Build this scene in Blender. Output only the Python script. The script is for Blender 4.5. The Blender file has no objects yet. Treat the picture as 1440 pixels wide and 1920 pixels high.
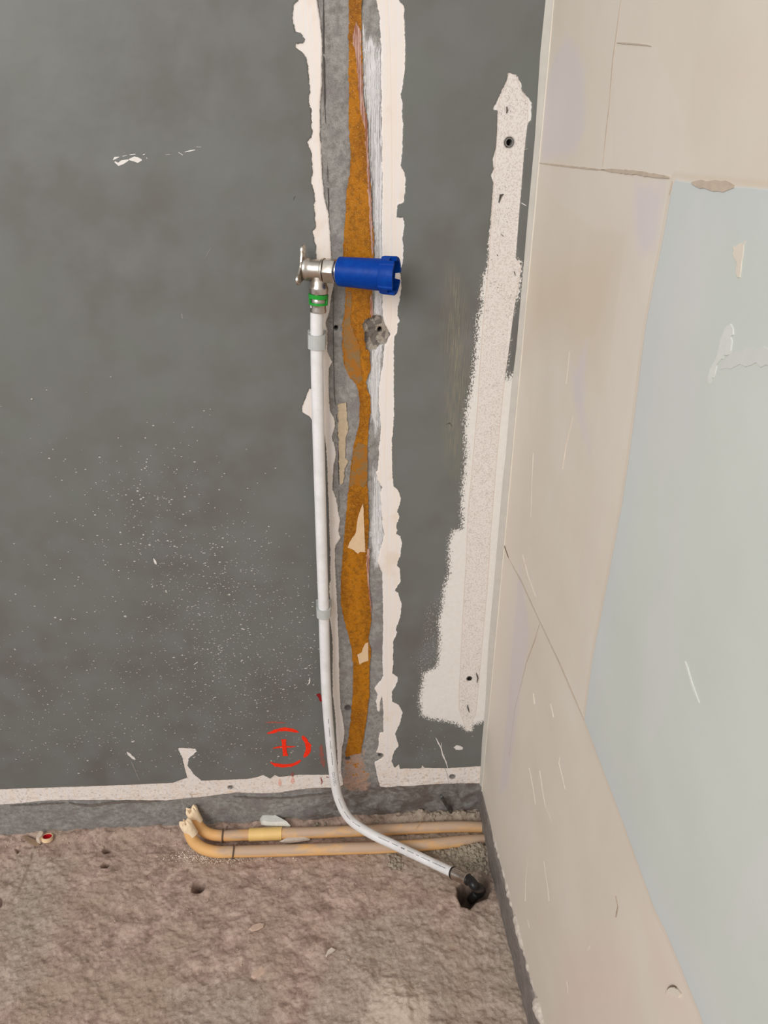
import bpy, math, random
import numpy as np
from mathutils import Vector, Matrix
random.seed(7)
rng = np.random.default_rng(7)
SC = bpy.context.scene
COL = SC.collection

# ------------------------------------------------------------------ camera
F, CX, CY = 1332.0, 720.0, 960.0
PITCH, YAW = math.radians(27.7), math.radians(3.4)
CAM = np.array([0.0, -1.130, 1.40])
cam_d = bpy.data.cameras.new('camera'); cam = bpy.data.objects.new('camera', cam_d); COL.objects.link(cam)
cam_d.sensor_fit = 'VERTICAL'; cam_d.sensor_height = 24.0; cam_d.lens = F / 1920 * 24.0
cam_d.clip_start = 0.02; cam_d.clip_end = 50
cam.location = CAM
cam.rotation_euler = (math.pi/2 - PITCH, 0, -YAW)
SC.camera = cam
RM = np.array(cam.rotation_euler.to_matrix())

# ------------------------------------------------------------------ light
W = bpy.data.worlds.new('world'); SC.world = W; W.use_nodes = True
bg = W.node_tree.nodes['Background']; bg.inputs[0].default_value = (0.97, 0.985, 1.0, 1); bg.inputs[1].default_value = 0.68
def area(name, loc, target, size, sy, power, color):
    l = bpy.data.lights.new(name, 'AREA'); l.shape = 'RECTANGLE'; l.size = size; l.size_y = sy
    l.energy = power; l.color = color
    o = bpy.data.objects.new(name, l); COL.objects.link(o); o.location = loc
    o.rotation_euler = (Vector(target) - Vector(loc)).to_track_quat('-Z', 'Y').to_euler()
    return o
area('window_light', (-1.6, -2.6, 2.5), (0.1, -.1, 0.9), 1.8, 1.6, 72, (1.0, 0.99, 0.98))
SC.view_settings.view_transform = 'Standard'; SC.view_settings.look = 'None'
SC.view_settings.gamma = 1; SC.view_settings.use_curve_mapping = False
SC.view_settings.exposure = 0.0

# ------------------------------------------------------------------ pixel -> place
def ray(px, py):
    d = RM @ np.array([(px-CX)/F, -(py-CY)/F, -1.0]); return d
def onplane(px, py, p0, n):
    d = ray(px, py); t = np.dot(np.array(p0)-CAM, n)/np.dot(d, n); return CAM + t*d
def Wp(px, py, y=0.0): return onplane(px, py, (0, y, 0), np.array([0, 1, 0]))
def Fp(px, py, z=0.0): return onplane(px, py, (0, 0, z), np.array([0, 0, 1]))
XC = Wp(903, 1477)[0]                                   # corner of the room
RA = math.radians(1.77)
RD = np.array([math.sin(RA), -math.cos(RA), 0])         # right wall, running towards the viewer
RN = np.array([-math.cos(RA), -math.sin(RA), 0])        # into the room
RO = np.array([XC, 0, 0])
def Rp(px, py, off=0.0): return onplane(px, py, RO + RN*off, RN)
def Ruz(px, py):
    p = Rp(px, py); return (np.dot(p-RO, RD), p[2])
def Wxz(px, py):
    p = Wp(px, py); return (p[0], p[2])

# ------------------------------------------------------------------ helpers
def tag(o, label=None, cat=None, group=None, kind=None):
    if label: o['label'] = label
    if cat: o['category'] = cat
    if group: o['group'] = group
    if kind: o['kind'] = kind
    return o
def mobj(name, verts, faces, mat, parent=None, smooth=False):
    me = bpy.data.meshes.new(name); me.from_pydata([tuple(map(float, v)) for v in verts], [], faces); me.update()
    if smooth:
        me.polygons.foreach_set('use_smooth', [True]*len(me.polygons))
    o = bpy.data.objects.new(name, me); COL.objects.link(o)
    if mat: me.materials.append(mat)
    if parent: o.parent = parent
    return o
def empty(name, loc):
    o = bpy.data.objects.new(name, None); COL.objects.link(o); o.location = tuple(loc); o.empty_display_size = 0.05
    return o
def put(o, root):      # child with world-space vertices under an Empty at its place
    o.parent = root; o.matrix_parent_inverse = Matrix.Translation(root.location).inverted(); return o
def centre(o):         # move the origin of a one-mesh thing to the base of its shape
    me = o.data; n = len(me.vertices); a = np.empty(n*3); me.vertices.foreach_get('co', a); a = a.reshape(-1, 3)
    c = np.array([a[:, 0].mean(), a[:, 1].mean(), a[:, 2].min()]); a -= c
    me.vertices.foreach_set('co', a.ravel()); o.location = tuple(c); me.update(); return o
def S(r, g, b):
    f = lambda c: (c/255/12.92) if c/255 <= .04045 else ((c/255+.055)/1.055)**2.4
    return (f(r), f(g), f(b), 1)

def _hash(ix, iy, s):
    n = (ix.astype(np.int64)*374761393 + iy.astype(np.int64)*668265263 + s*982451653) & 0x7fffffff
    n = ((n ^ (n >> 13))*1274126177) & 0x7fffffff
    return ((n ^ (n >> 16)) & 0xffff)/65535.0
def vnoise(x, y, s=0):
    ix = np.floor(x); iy = np.floor(y); fx = x-ix; fy = y-iy
    fx = fx*fx*fx*(fx*(fx*6-15)+10); fy = fy*fy*fy*(fy*(fy*6-15)+10)
    a = _hash(ix, iy, s); b = _hash(ix+1, iy, s); c = _hash(ix, iy+1, s); d = _hash(ix+1, iy+1, s)
    return (a*(1-fx)+b*fx)*(1-fy)+(c*(1-fx)+d*fx)*fy - 0.5
def fbm(x, y, o=4, s=0, g=0.5):
    t = 0; a = 1
    for i in range(o):
        t = t + a*vnoise(x, y, s+i*17); x = x*2.03+3.1; y = y*2.03+7.7; a *= g
    return t
def sstep(a, b, x):
    t = np.clip((x-a)/(b-a), 0, 1); return t*t*(3-2*t)
def sdf(poly, X, Y, m=0.03):
    """signed distance in metres, positive inside, clipped to +-m"""
    P = np.array(poly, float); out = np.full(X.shape, -m)
    sel = (X > P[:, 0].min()-m) & (X < P[:, 0].max()+m) & (Y > P[:, 1].min()-m) & (Y < P[:, 1].max()+m)
    x = X[sel]; y = Y[sel]
    if x.size == 0: return out
    d2 = np.full(x.shape, 1e9); ins = np.zeros(x.shape, bool); n = len(P)
    for i in range(n):
        ax, ay = P[i]; bx, by = P[(i+1) % n]; ex = bx-ax; ey = by-ay; L = ex*ex+ey*ey+1e-18
        t = np.clip(((x-ax)*ex+(y-ay)*ey)/L, 0, 1)
        d2 = np.minimum(d2, (x-ax-t*ex)**2+(y-ay-t*ey)**2)
        if ay != by:
            c = ((ay > y) != (by > y)) & (x < (bx-ax)*(y-ay)/(by-ay)+ax); ins ^= c
    d = np.sqrt(d2); out[sel] = np.clip(np.where(ins, d, -d), -m, m)
    return out
def grid_mesh(name, A, B, fn, mat, attrs):
    """A, B 1-D coordinates; fn(X, Y) -> xyz arrays; attrs dict name->array"""
    X, Y = np.meshgrid(A, B); x, y, z = fn(X, Y)
    co = np.stack([x, y, z], -1).reshape(-1, 3)
    nx = len(A); ny = len(B)
    i = np.arange(nx*ny).reshape(ny, nx)
    q = np.stack([i[:-1, :-1], i[:-1, 1:], i[1:, 1:], i[1:, :-1]], -1).reshape(-1, 4)
    me = bpy.data.meshes.new(name)
    me.vertices.add(len(co)); me.vertices.foreach_set('co', co.ravel())
    me.loops.add(q.size); me.loops.foreach_set('vertex_index', q.ravel().astype(np.int32))
    me.polygons.add(len(q)); me.polygons.foreach_set('loop_start', np.arange(0, q.size, 4, dtype=np.int32))
    me.update(calc_edges=True)
    me.polygons.foreach_set('use_smooth', np.ones(len(q), bool))
    for k, v in attrs.items():
        at = me.attributes.new(k, 'FLOAT', 'POINT'); at.data.foreach_set('value', np.asarray(v, np.float32).ravel())
    me.materials.append(mat)
    o = bpy.data.objects.new(name, me); COL.objects.link(o)
    return o

class NT:
    def __init__(s, name, rough=0.7, spec=0.3):
        s.m = bpy.data.materials.new(name); s.m.use_nodes = True; s.t = s.m.node_tree; s.n = s.t.nodes
        s.b = s.n['Principled BSDF']; s.b.inputs['Roughness'].default_value = rough
        s.b.inputs['Specular IOR Level'].default_value = spec
        s._co = None
    def L(s, a, b): s.t.links.new(a, b)
    def inp(s, sock, v):
        if isinstance(v, bpy.types.NodeSocket): s.L(v, sock)
        elif isinstance(v, (int, float)) and sock.type == 'RGBA': sock.default_value = (v, v, v, 1)
        else: sock.default_value = v
    def pos(s, kind='Object'):
        if s._co is None:
            s._co = s.n.new('ShaderNodeTexCoord')
        return s._co.outputs[kind]
    def mapv(s, sc=(1, 1, 1), loc=(0, 0, 0), rot=(0, 0, 0), v=None):
        m = s.n.new('ShaderNodeMapping'); m.inputs['Scale'].default_value = sc; m.inputs['Location'].default_value = loc
        m.inputs['Rotation'].default_value = rot
        s.L(v or s.pos(), m.inputs['Vector']); return m.outputs[0]
    def noise(s, scale, det=3, rough=0.5, v=None, dist=0, raw=False):
        n = s.n.new('ShaderNodeTexNoise'); n.inputs['Scale'].default_value = scale; n.inputs['Detail'].default_value = det
        n.inputs['Roughness'].default_value = rough; n.inputs['Distortion'].default_value = dist
        s.L(v or s.pos(), n.inputs['Vector']); return n.outputs['Fac']
    def voro(s, scale, v=None, feature='F1', out='Distance'):
        n = s.n.new('ShaderNodeTexVoronoi'); n.feature = feature; n.inputs['Scale'].default_value = scale
        s.L(v or s.pos(), n.inputs['Vector']); return n.outputs[out]
    def attr(s, name):
        a = s.n.new('ShaderNodeAttribute'); a.attribute_name = name; return a.outputs['Fac']
    def math(s, op, a, b=0.0, c=None):
        m = s.n.new('ShaderNodeMath'); m.operation = op; s.inp(m.inputs[0], a); s.inp(m.inputs[1], b)
        if c is not None: s.inp(m.inputs[2], c)
        return m.outputs[0]
    def mr(s, v, a, b, c=0.0, d=1.0, smooth=False):
        m = s.n.new('ShaderNodeMapRange'); m.interpolation_type = 'SMOOTHSTEP' if smooth else 'LINEAR'
        s.inp(m.inputs[0], v)
        for k, x in enumerate((a, b, c, d)): m.inputs[k+1].default_value = x
        return m.outputs[0]
    def mix(s, f, a, b):
        m = s.n.new('ShaderNodeMix'); m.data_type = 'RGBA'; s.inp(m.inputs[0], f); s.inp(m.inputs[6], a); s.inp(m.inputs[7], b)
        return m.outputs[2]
    def mixf(s, f, a, b):
        m = s.n.new('ShaderNodeMix'); s.inp(m.inputs[0], f); s.inp(m.inputs[2], a); s.inp(m.inputs[3], b); return m.outputs[0]
    def edge(s, a, nz, amp, soft=0.0004):
        """sdf attribute + noise -> 0..1"""
        v = s.math('MULTIPLY_ADD', s.math('SUBTRACT', nz, 0.5), amp, a)
        return s.mr(v, -soft, soft)
    def bump(s, h, strength=0.5, dist=0.001, prev=None):
        b = s.n.new('ShaderNodeBump'); b.inputs['Strength'].default_value = strength; b.inputs['Distance'].default_value = dist
        s.L(h, b.inputs['Height'])
        if prev is not None: s.L(prev, b.inputs['Normal'])
        return b.outputs[0]
    def fin(s, col=None, rough=None, normal=None, metal=None, coat=None):
        for k, v in (('Base Color', col), ('Roughness', rough), ('Normal', normal), ('Metallic', metal), ('Coat Weight', coat)):
            if v is not None: s.inp(s.b.inputs[k], v)
        return s.m

def simple(name, col, rough=0.6, var=0.12, scale=60, bump=0.2, metal=0.0, spec=0.4, bdist=0.0005):
    t = NT(name, rough, spec); n = t.noise(scale, 4, 0.6)
    dark = tuple(c*(1-var) for c in col[:3])+(1,); lite = tuple(min(1, c*(1+var)) for c in col[:3])+(1,)
    return t.fin(t.mix(t.mr(n, .3, .7), dark, lite), normal=t.bump(t.noise(scale*6, 3), bump, bdist), metal=metal)

# ================================================================== back wall
px = lambda pts: [Wxz(*p) for p in pts]
LPO = [(560,-30),(560,0),(550,10),(549,35),(552,50),(553,60),(562.5,60),(567,66),(572,75),(569,81),(555,83),(556,90),(568,98),(574,108),(577,123),(578,133),(580,154),(582,173),(579,181),(580,198),(584,208),(584,229),(586.5,248),(584,257),(576,266),(580,275),(584,287),(585,302),(586.5,321),(583,342),(587.5,354),(590.6,375),(589,385),(590.6,400),(589.6,410),(592.7,421),(591.7,427),(585.4,434),(589.6,444),(589.6,454),(592.7,462),(593.7,483),(594,520),(597,600),(598,700),(590,728),(579,730),(572,748),(566,765),(567,773),(579,781),(586,788),(600,800),(608,815),(611,834),(613,860),(615,915),(618,1000),(620,1088),(617,1095),(618,1115),(620,1140),(617,1155),(622,1180),(623,1201),(624,1232),(623,1263),(624,1305),(627,1326),(630,1367),(632,1409),(633,1440),(634,1457),(618,1453)]
LPI = [(633,1478),(644,1472),(639.6,1447),(640.6,1420),(641.7,1403),(645,1388),(646,1372),(644,1357),(638.5,1326),(636.5,1284),(635.4,1222),(634,1180),(632,1137),(630,1096),(627.5,1050),(628,1025),(638.5,1010),(634.4,998),(637.5,977),(635.4,967),(630,935),(623,917),(624,900),(626,871),(630,854),(628,840),(622,820),(628,800),(627,785),(618.7,771),(615.6,723),(616.7,692),(623,679),(613.5,660),(613.5,621),(610.4,606),(617.7,583),(618.7,567),(622,550),(626,533),(621,481),(620,462),(618.7,435),(616.7,417),(615.6,400),(613,392),(608,370),(604,330),(602,290),(600,255),(600,215),(600,190),(603,160),(603,110),(604,73),(601,45),(594,0),(594,-30)]
BLT = [(560,1453),(524,1457),(515,1453),(507,1460),(493,1453),(482,1457),(462,1461),(378,1464),(364,1453),(351,1435),(354,1422),(369,1409),(366,1404),(333,1402),(342,1422),(346,1440),(351,1458),(324,1468),(275,1470),(178,1474),(67,1478),(0,1480),(-260,1492)]
BLB = [(-260,1522),(0,1510),(44,1507),(89,1502),(200,1501),(311,1502),(382,1495),(444,1487),(498,1489),(524,1487),(560,1482),(600,1478)]
LEFTP = LPO + BLT + BLB + LPI
RPI = [(706,-30),(706,0),(712.5,35),(713.5,77),(715.6,87),(714.6,133),(715.6,177),(715.6,230),(716.7,312),(717.7,354),(716,400),(716.7,462),(716.7,550),(717.7,594),(724,620),(721,650),(718.7,681),(712.5,712),(710,754),(714.6,800),(710,852),(709,883),(705,886),(708,900),(716.7,914),(713.5,925),(714.6,946),(717.7,987),(720.8,1004),(714.6,1025),(708,1054),(716.7,1075),(717.7,1115),(718.7,1175),(716.7,1242),(718.7,1270),(702,1292),(708,1303),(705,1317),(708,1334),(712,1336),(713,1318),(716,1306),(719,1326),(718.7,1374),(711.5,1376),(709,1403),(705,1412),(715,1414),(716,1424),(702,1430),(706,1451),(712.5,1476),(725,1478)]
RPB = [(760,1475),(833,1471),(897,1470),(930,1468),(930,1436)]
RPT = [(900,1437),(837,1441),(796,1440),(792,1435),(789,1441),(760,1441),(750,1442),(748,1433),(740,1440),(734,1428),(738.5,1409),(748,1399),(740.6,1376),(749,1359),(755,1336),(748,1322),(735,1315),(735,1297),(745,1280),(746,1270),(735,1263),(737.5,1242),(737.5,1201),(745,1185),(742,1181),(750,1158),(753,1133),(747,1112),(740,1108),(751,1090),(750,1067),(744,1060),(750,1042),(754,1019),(750,1006),(742,1000),(746,996),(743,987),(749,969),(745,960),(752,935),(747,919),(737.5,912),(735,883),(735,821),(737.5,800),(738.5,785),(738.5,712),(738.5,631),(745,623),(745,608),(750,600),(745,592),(747,571),(751,552),(753,529),(750,512),(755,492),(757,458),(754,446),(759,423),(756,408),(744,408),(744,400),(745,383),(758,379),(761,337),(759,325),(751,312),(754,287),(756,235),(754,219),(755,194),(751,179),(757,150),(760,104),(759,62),(757,10),(748,0),(748,-30)]
RIGHTP = RPI + RPB + RPT
BAND = [(953,135),(951,148),(943,165),(933,187),(923.5,206),(933,207),(932,246),(930,275),(923.5,300),(926,317),(920,329),(925,342),(922.5,375),(919,423),(915,454),(913,500),(904,515),(904,531),(898.5,548),(901,569),(893,600),(891,646),(887,677),(883,708),(877,744),(871.5,771),(869,802),(871.5,854),(866,900),(863,942),(864,990),(846,994),(840,1017),(839,1046),(840,1073),(831,1098),(825,1146),(820,1162),(822,1192),(820,1233),(816,1250),(791,1262),(791,1271),(787,1292),(785,1321),(789,1342),(808,1350),(843,1355),(866,1365),(874.6,1371),(886,1371),(888,1361),(907,1354),(925,1352),(935,1200),(960,1000),(990,720),(963,700),(956,700),(953,709),(950.6,698),(954,646),(956,597),(963,587),(965,571),(973.5,560),(977,531),(979,500),(978,490),(967,483),(968,444),(971.5,412),(975.6,379),(979,342),(983,283),(985,273),(989,233),(996,225),(997.5,192),(991,183),(979,171),(977,156),(968,140),(960,138)]
RAW = [(955,136),(945,165),(934,200),(933,207),(932,246),(930,280),(927,330),(922,420),(916,500),(912,545),(906,610),(903,650),(900,690),(896,760),(890,830),(884,900),(878,960),(874,1060),(869,1140),(864,1240),(861,1300),(861,1330),(868,1350),(874,1368),(884,1372),(886,1352),(892,1340),(896,1300),(903,1220),(914,1100),(920,1000),(928,900),(935,820),(945,720),(956,640),(964,580),(978,500),(967,483),(975,379),(983,283),(989,233),(990,190),(978,171),(968,142)]
CHASE = [(575,-30),(583,200),(592,330),(603,470),(608,560),(606,620),(609,800),(622,900),(626,1000),(624,1100),(628,1200),(630,1300),(634,1360),(637,1440),(625,1463),(560,1467),(500,1473),(400,1478),(300,1485),(150,1490),(0,1495),(-260,1505),(-260,1700),(1000,1640),(1000,1452),(900,1455),(780,1458),(730,1460),(727,1400),(727,1300),(725,1200),(726,1050),(727,950),(722,850),(725,700),(733,600),(735,500),(735,300),(732,100),(725,-30)]
ORANGE = [(654,-30),(654,104),(654,240),(657,271),(656,323),(650,358),(648,400),(645,442),(643,483),(648,533),(646,587),(642,608),(642,646),(644,679),(652,702),(661,713),(668,721),(672,737),(675,754),(673,800),(667,822),(662.5,842),(656,894),(652,933),(649,965),(646,998),(642,1050),(639,1092),(639,1133),(644,1158),(654,1196),(659,1215),(662.5,1249),(661.5,1305),(657,1357),(653,1388),(647,1415),(650,1420),(660,1417),(676,1413),(681,1388),(687.5,1347),(692.7,1305),(692.7,1253),(696,1222),(690.6,1200),(696,1165),(695,1144),(689.6,1092),(689.6,1029),(691.7,987),(690.6,946),(688.5,904),(688.5,842),(690.6,800),(695,771),(694,744),(685,717),(695,692),(693,660),(686,655),(683,637),(683,623),(679,610),(683,600),(695,596),(697,587),(698,546),(700,483),(701.7,452),(700,430),(697,400),(695,354),(690.6,292),(688.5,229),(681,187),(678,62),(678,-30)]
STREAK = [(680,40),(688,70),(706,78),(714,90),(718,180),(719,400),(719,600),(722,640),(716,705),(712,760),(716,800),(704,820),(692,770),(688,715),(697,680),(699,600),(703,480),(700,380),(692,250),(683,190),(679,100)]
STREAK2 = [(702,870),(710,900),(720,930),(720,1010),(713,1060),(702,1070),(694,1000),(698,930)]
CRATER = [(695,594),(707,592),(715,594),(723,610),(732.5,628),(727,637),(725,645),(712,648),(705,657),(693,658),(685,653),(683,637),(683,623),(678,610),(683,600)]
SCUFF = [(845,500),(860,530),(872,560),(878,640),(880,700),(872,760),(868,800),(855,900),(838,860),(835,760),(842,700),(833,640),(835,570)]
SPARSE = [(800,1140),(822,1120),(830,1240),(812,1252),(795,1255),(786,1262),(782,1240),(795,1200)]
DARKB = [(640,1470),(900,1460),(905,1560),(640,1580),(560,1560),(600,1480)]
XL = Wxz(0, 1500)[0]
def ax(*segs):
    out = []
    for a, b, st in segs: out.append(np.arange(a, b, st))
    out.append([segs[-1][1]]); return np.concatenate(out)
x_ch0 = Wxz(540, 300)[0]-0.03; x_ch1 = Wxz(762, 300)[0]+0.01; x_b0 = Wxz(780, 1300)[0]-0.01
x_ch0 = min(Wxz(540, 0)[0], Wxz(560, 800)[0])
A = ax((-1.7, -0.86, 0.06), (-0.86, x_ch0, 0.0035), (x_ch0, x_ch1, 0.0012), (x_ch1, x_b0 if x_b0 > x_ch1 else x_ch1+.001, 0.003), (max(x_b0, x_ch1+.001), XC+0.02, 0.0015))
A = np.unique(np.round(A, 6))
B = ax((-0.06, 0.16, 0.0013), (0.16, 1.60, 0.0018), (1.60, 2.4, 0.05))
X, Z = np.meshgrid(A, B)
at = {}
at['pl'] = np.maximum(sdf(px(LEFTP), X, Z, .012), sdf(px(RIGHTP), X, Z, .012))
at['chase'] = sdf(px(CHASE), X, Z, .012)
at['band'] = sdf(px(BAND), X, Z, .02)
at['raw'] = sdf(px(RAW), X, Z, .012)
at['streak'] = np.maximum(sdf(px(STREAK), X, Z, .02), sdf(px(STREAK2), X, Z, .02))
at['crater'] = sdf(px(CRATER), X, Z, .012)
at['scuff'] = sdf(px(SCUFF), X, Z, .03)
at['sparse'] = sdf(px(SPARSE), X, Z, .02)
at['stain'] = sdf(px([(650,1418),(676,1410),(684,1440),(692,1462),(690,1482),(650,1484),(640,1470),(648,1445)]), X, Z, .02)
at['darkb'] = sdf(px(DARKB), X, Z, .03)
# brush-only side of the band (its left edge, lower half)
zz = Z
at['brush'] = sstep(Wxz(0, 380)[1], Wxz(0, 600)[1], zz)
def hole(pxy, r):
    c = Wxz(*pxy); return np.sqrt((X-c[0])**2+(Z-c[1])**2)/r
holes = [((955, 267), .0062), ((880, 1273), .0050), ((712.5, 620), .0034), ((630, 616), .0032), ((432, 1477), .005), ((848, 1457), .006), ((652, 1329), .006), ((652, 1424), .005), ((714, 1417), .005), ((585,1545),.004)]
hd = np.zeros(X.shape); dark = np.zeros(X.shape)
for c, r in holes:
    q = hole(c, r); deep = 0.022 if r < .004 or c[0] in (955, 880) else 0.004
    hd += deep*(1-sstep(0.75, 1.0, q)); dark = np.maximum(dark, 1-sstep(1.0, 1.5, q))
at['ring'] = dark
pl = sstep(-.0008, .0008, at['pl']); ch = sstep(-.001, .001, at['chase'])*(1-pl); cr = sstep(-.002, .002, at['crater'])
bd = sstep(-.001, .001, at['band'])
Y = 0.0010*pl + 0.0035*ch + 0.004*cr*(1+1.2*fbm(X*130, Z*130, 3, 5)) + 0.0008*bd
Y += 0.0008*fbm(X*14, Z*14, 4, 3) + 0.0012*ch*fbm(X*70, Z*70, 3, 9)
low = 1-sstep(Wxz(0, 1500)[1]-.006, Wxz(0, 1500)[1]+.004, Z - 0.0*X)
Y += 0.0015*low*fbm(X*40, Z*60, 3, 21)
Y += hd

t = NT('painted_wall', 0.5, 0.24)
vs = t.mapv((90, 90, 6)); fine = t.noise(900, 3, .6); mid = t.noise(120, 5, .65); big = t.noise(5, 3, .5)
edgeN = t.noise(260, 5, .7)
grey = t.mix(t.mr(big, .38, .62), S(110, 112, 106), S(103, 101, 96))
grey = t.mix(t.mr(t.noise(14, 3, .5), .4, .7), grey, S(113, 113, 110))
# grey paint: scuffed streaks
st = t.noise(1.0, 5, .75, v=t.mapv((900, 900, 26)))
sc = t.math('MULTIPLY', t.mr(t.attr('scuff'), -.012, .012), t.mr(st, .46, .66))
grey = t.mix(t.math('MULTIPLY', sc, .75), grey, S(150, 138, 112))
scr = t.math('MULTIPLY', t.mr(t.noise(1.0, 4, .8, v=t.mapv((700, 700, 30), (3, 1, 2))), .70, .76), .35)
grey = t.mix(scr, grey, S(140, 138, 130))
# concrete
sep = t.n.new('ShaderNodeSeparateXYZ'); t.L(t.pos(), sep.inputs[0])
con = t.mix(t.mr(mid, .36, .64), S(122, 119, 114), S(156, 152, 147))
con = t.mix(t.mr(t.noise(25, 3, .5), .5, .7), con, S(128, 120, 118))
con = t.mix(t.math('MULTIPLY', t.mr(fine, .55, .68), .5), con, S(88, 84, 80))
con = t.mix(t.math('MULTIPLY', t.mr(fine, .45, .34), .4), con, S(176, 172, 166))
con = t.mix(t.math('MULTIPLY', t.mr(t.attr('darkb'), -.02, .02), t.mr(t.noise(30, 4, .6, dist=1.0), .35, .6)), con, S(104, 94, 88))
con = t.mix(t.math('MULTIPLY', t.mr(t.voro(420), .0, .18, 1, 0), t.mr(t.noise(40, 2), .55, .7)), con, S(60, 56, 52))
# thin white brushed plaster on the concrete
sn = t.noise(1.0, 5, .7, v=t.mapv((620, 620, 11)))
sv = t.math('MULTIPLY_ADD', t.math('SUBTRACT', sn, .5), .042, t.attr('streak'))
sn2 = t.noise(1.0, 4, .75, v=t.mapv((900, 900, 9), (5, 2, 1)))
con = t.mix(t.math('MULTIPLY', t.mr(sv, -.0005, .0035), t.mr(sn2, .36, .56, .15, .95)), con, S(222, 220, 220))
stn = t.math('MULTIPLY', t.edge(t.attr('stain'), t.noise(60, 5, .7), .05, .005), t.mr(mid, .35, .55, .45, 1))
con = t.mix(stn, con, t.mix(t.mr(fine, .4, .6), S(150, 118, 98), S(186, 156, 138)))
con = t.mix(t.math('MULTIPLY', t.math('MULTIPLY', t.edge(t.attr('stain'), edgeN, .03, .004), t.mr(mid, .54, .6)), t.mr(sep.outputs[2], .115, .14)), con, S(166, 108, 40))
# plaster edges
pla = t.mix(t.mr(t.noise(1.0, 3, .5, v=t.mapv((260, 260, 8))), .35, .65), S(232, 220, 208), S(229, 222, 218))
pla = t.mix(t.math('MULTIPLY', t.mr(t.noise(18, 3, .6), .58, .72), .6), pla, S(222, 202, 182))
lo = t.mr(sep.outputs[2], .30, .10)
dirt = t.math('MULTIPLY', t.math('MULTIPLY', t.mr(t.noise(170, 5, .7, dist=.6), .53, .64), .75), lo)
pla = t.mix(dirt, pla, S(168, 148, 132))
och = t.math('MULTIPLY', t.mr(t.noise(1.0, 3, .6, v=t.mapv((24, 24, 130))), .60, .66), t.mr(sep.outputs[2], .125, .105))
pla = t.mix(t.math('MULTIPLY', och, .7), pla, S(196, 152, 92))
# primed band on the right: speckled plaster and smooth brushed white
rw = t.mix(t.math('MULTIPLY', t.mr(t.noise(420, 2, .5), .48, .62), .55), S(226, 218, 211), S(190, 178, 168))
rw = t.mix(t.math('MULTIPLY', t.mr(t.noise(700, 1), .66, .7), t.mr(t.noise(35, 2), .52, .6)), rw, S(110, 102, 96))
smw = t.mix(t.mr(mid, .3, .8), S(229, 225, 219), S(222, 214, 206))
rawm = t.edge(t.attr('raw'), edgeN, .0012)
rim = t.math('MULTIPLY', t.mr(t.math('ABSOLUTE', t.math('SUBTRACT', t.attr('raw'), -.0003)), .0, .0011, 1, 0), .6)
bandc = t.mix(rawm, smw, rw); bandc = t.mix(rim, bandc, S(196, 172, 154))
# combine
chm = t.edge(t.attr('chase'), edgeN, .002)
col = t.mix(chm, grey, con)
edge2 = t.noise(75, 4, .6)
plm = t.edge(t.math('MULTIPLY_ADD', t.math('SUBTRACT', edge2, .5), .0045, t.attr('pl')), edgeN, .0040)
col = t.mix(t.math('MULTIPLY', t.mr(t.math('ABSOLUTE', t.math('ADD', t.attr('pl'), .0008)), 0, .0009, 1, 0), t.mr(t.noise(90, 2), .4, .6, 0, .5)), col, S(70, 64, 58))
col = t.mix(plm, col, pla)
bn = t.noise(1.0, 4, .8, v=t.mapv((420, 420, 260)))
bamp = t.mixf(t.attr('brush'), .005, .060)
bv = t.math('MULTIPLY_ADD', t.math('SUBTRACT', bn, .535), bamp, t.attr('band'))
bvr = t.edge(t.attr('raw'), edgeN, .001)
bm = t.math('MAXIMUM', t.mr(bv, -.0003, .0003), bvr)
bm = t.math('MULTIPLY', bm, t.mr(t.attr('band'), -.010, -.003))
bm = t.math('MAXIMUM', bm, t.math('MULTIPLY', t.math('MULTIPLY', t.mr(t.attr('sparse'), -.008, .004), t.mr(bn, .58, .62)), .8))
col = t.mix(bm, col, bandc)
# spalled spot with aggregate
ag = t.voro(125, feature='F1', out='Color'); agd = t.voro(150, feature='DISTANCE_TO_EDGE')
agg = t.mix(t.mr(ag, .2, .9), S(156, 146, 134), S(136, 126, 118))
agg = t.mix(t.mr(fine, .45, .65), agg, S(176, 166, 152))
agg = t.mix(t.mr(ag, .56, .60), agg, S(112, 104, 98))
agg = t.mix(t.mr(agd, .0, .06, .75, 0), agg, S(108, 98, 88))
col = t.mix(t.edge(t.attr('crater'), edgeN, .003), col, agg)
col = t.mix(t.math('MULTIPLY', t.attr('ring'), .8), col, S(70, 66, 62))
covered = t.math('MAXIMUM', t.math('MAXIMUM', chm, plm), bm)
hgt = t.math('ADD', t.math('MULTIPLY', t.math('SUBTRACT', 1.0, covered), .9), t.math('MULTIPLY', t.mixf(chm, .06, .8), t.math('MULTIPLY', mid, covered)))
hgt = t.math('ADD', hgt, t.math('MULTIPLY', fine, t.mixf(covered, .015, .22)))
hgt = t.math('ADD', hgt, t.math('MULTIPLY', t.noise(110, 4, .55), t.mixf(covered, .22, .0)))
WALLMAT = t.fin(col, t.mixf(covered, .44, .85), t.bump(hgt, .55, .0009))
wall = grid_mesh('wall_back', A, B, lambda a, b: (a, Y, b), WALLMAT, at)
# flip so that normals look into the room (towards -y): x right, z up -> normal is -y already
tag(wall, kind='structure')

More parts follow.
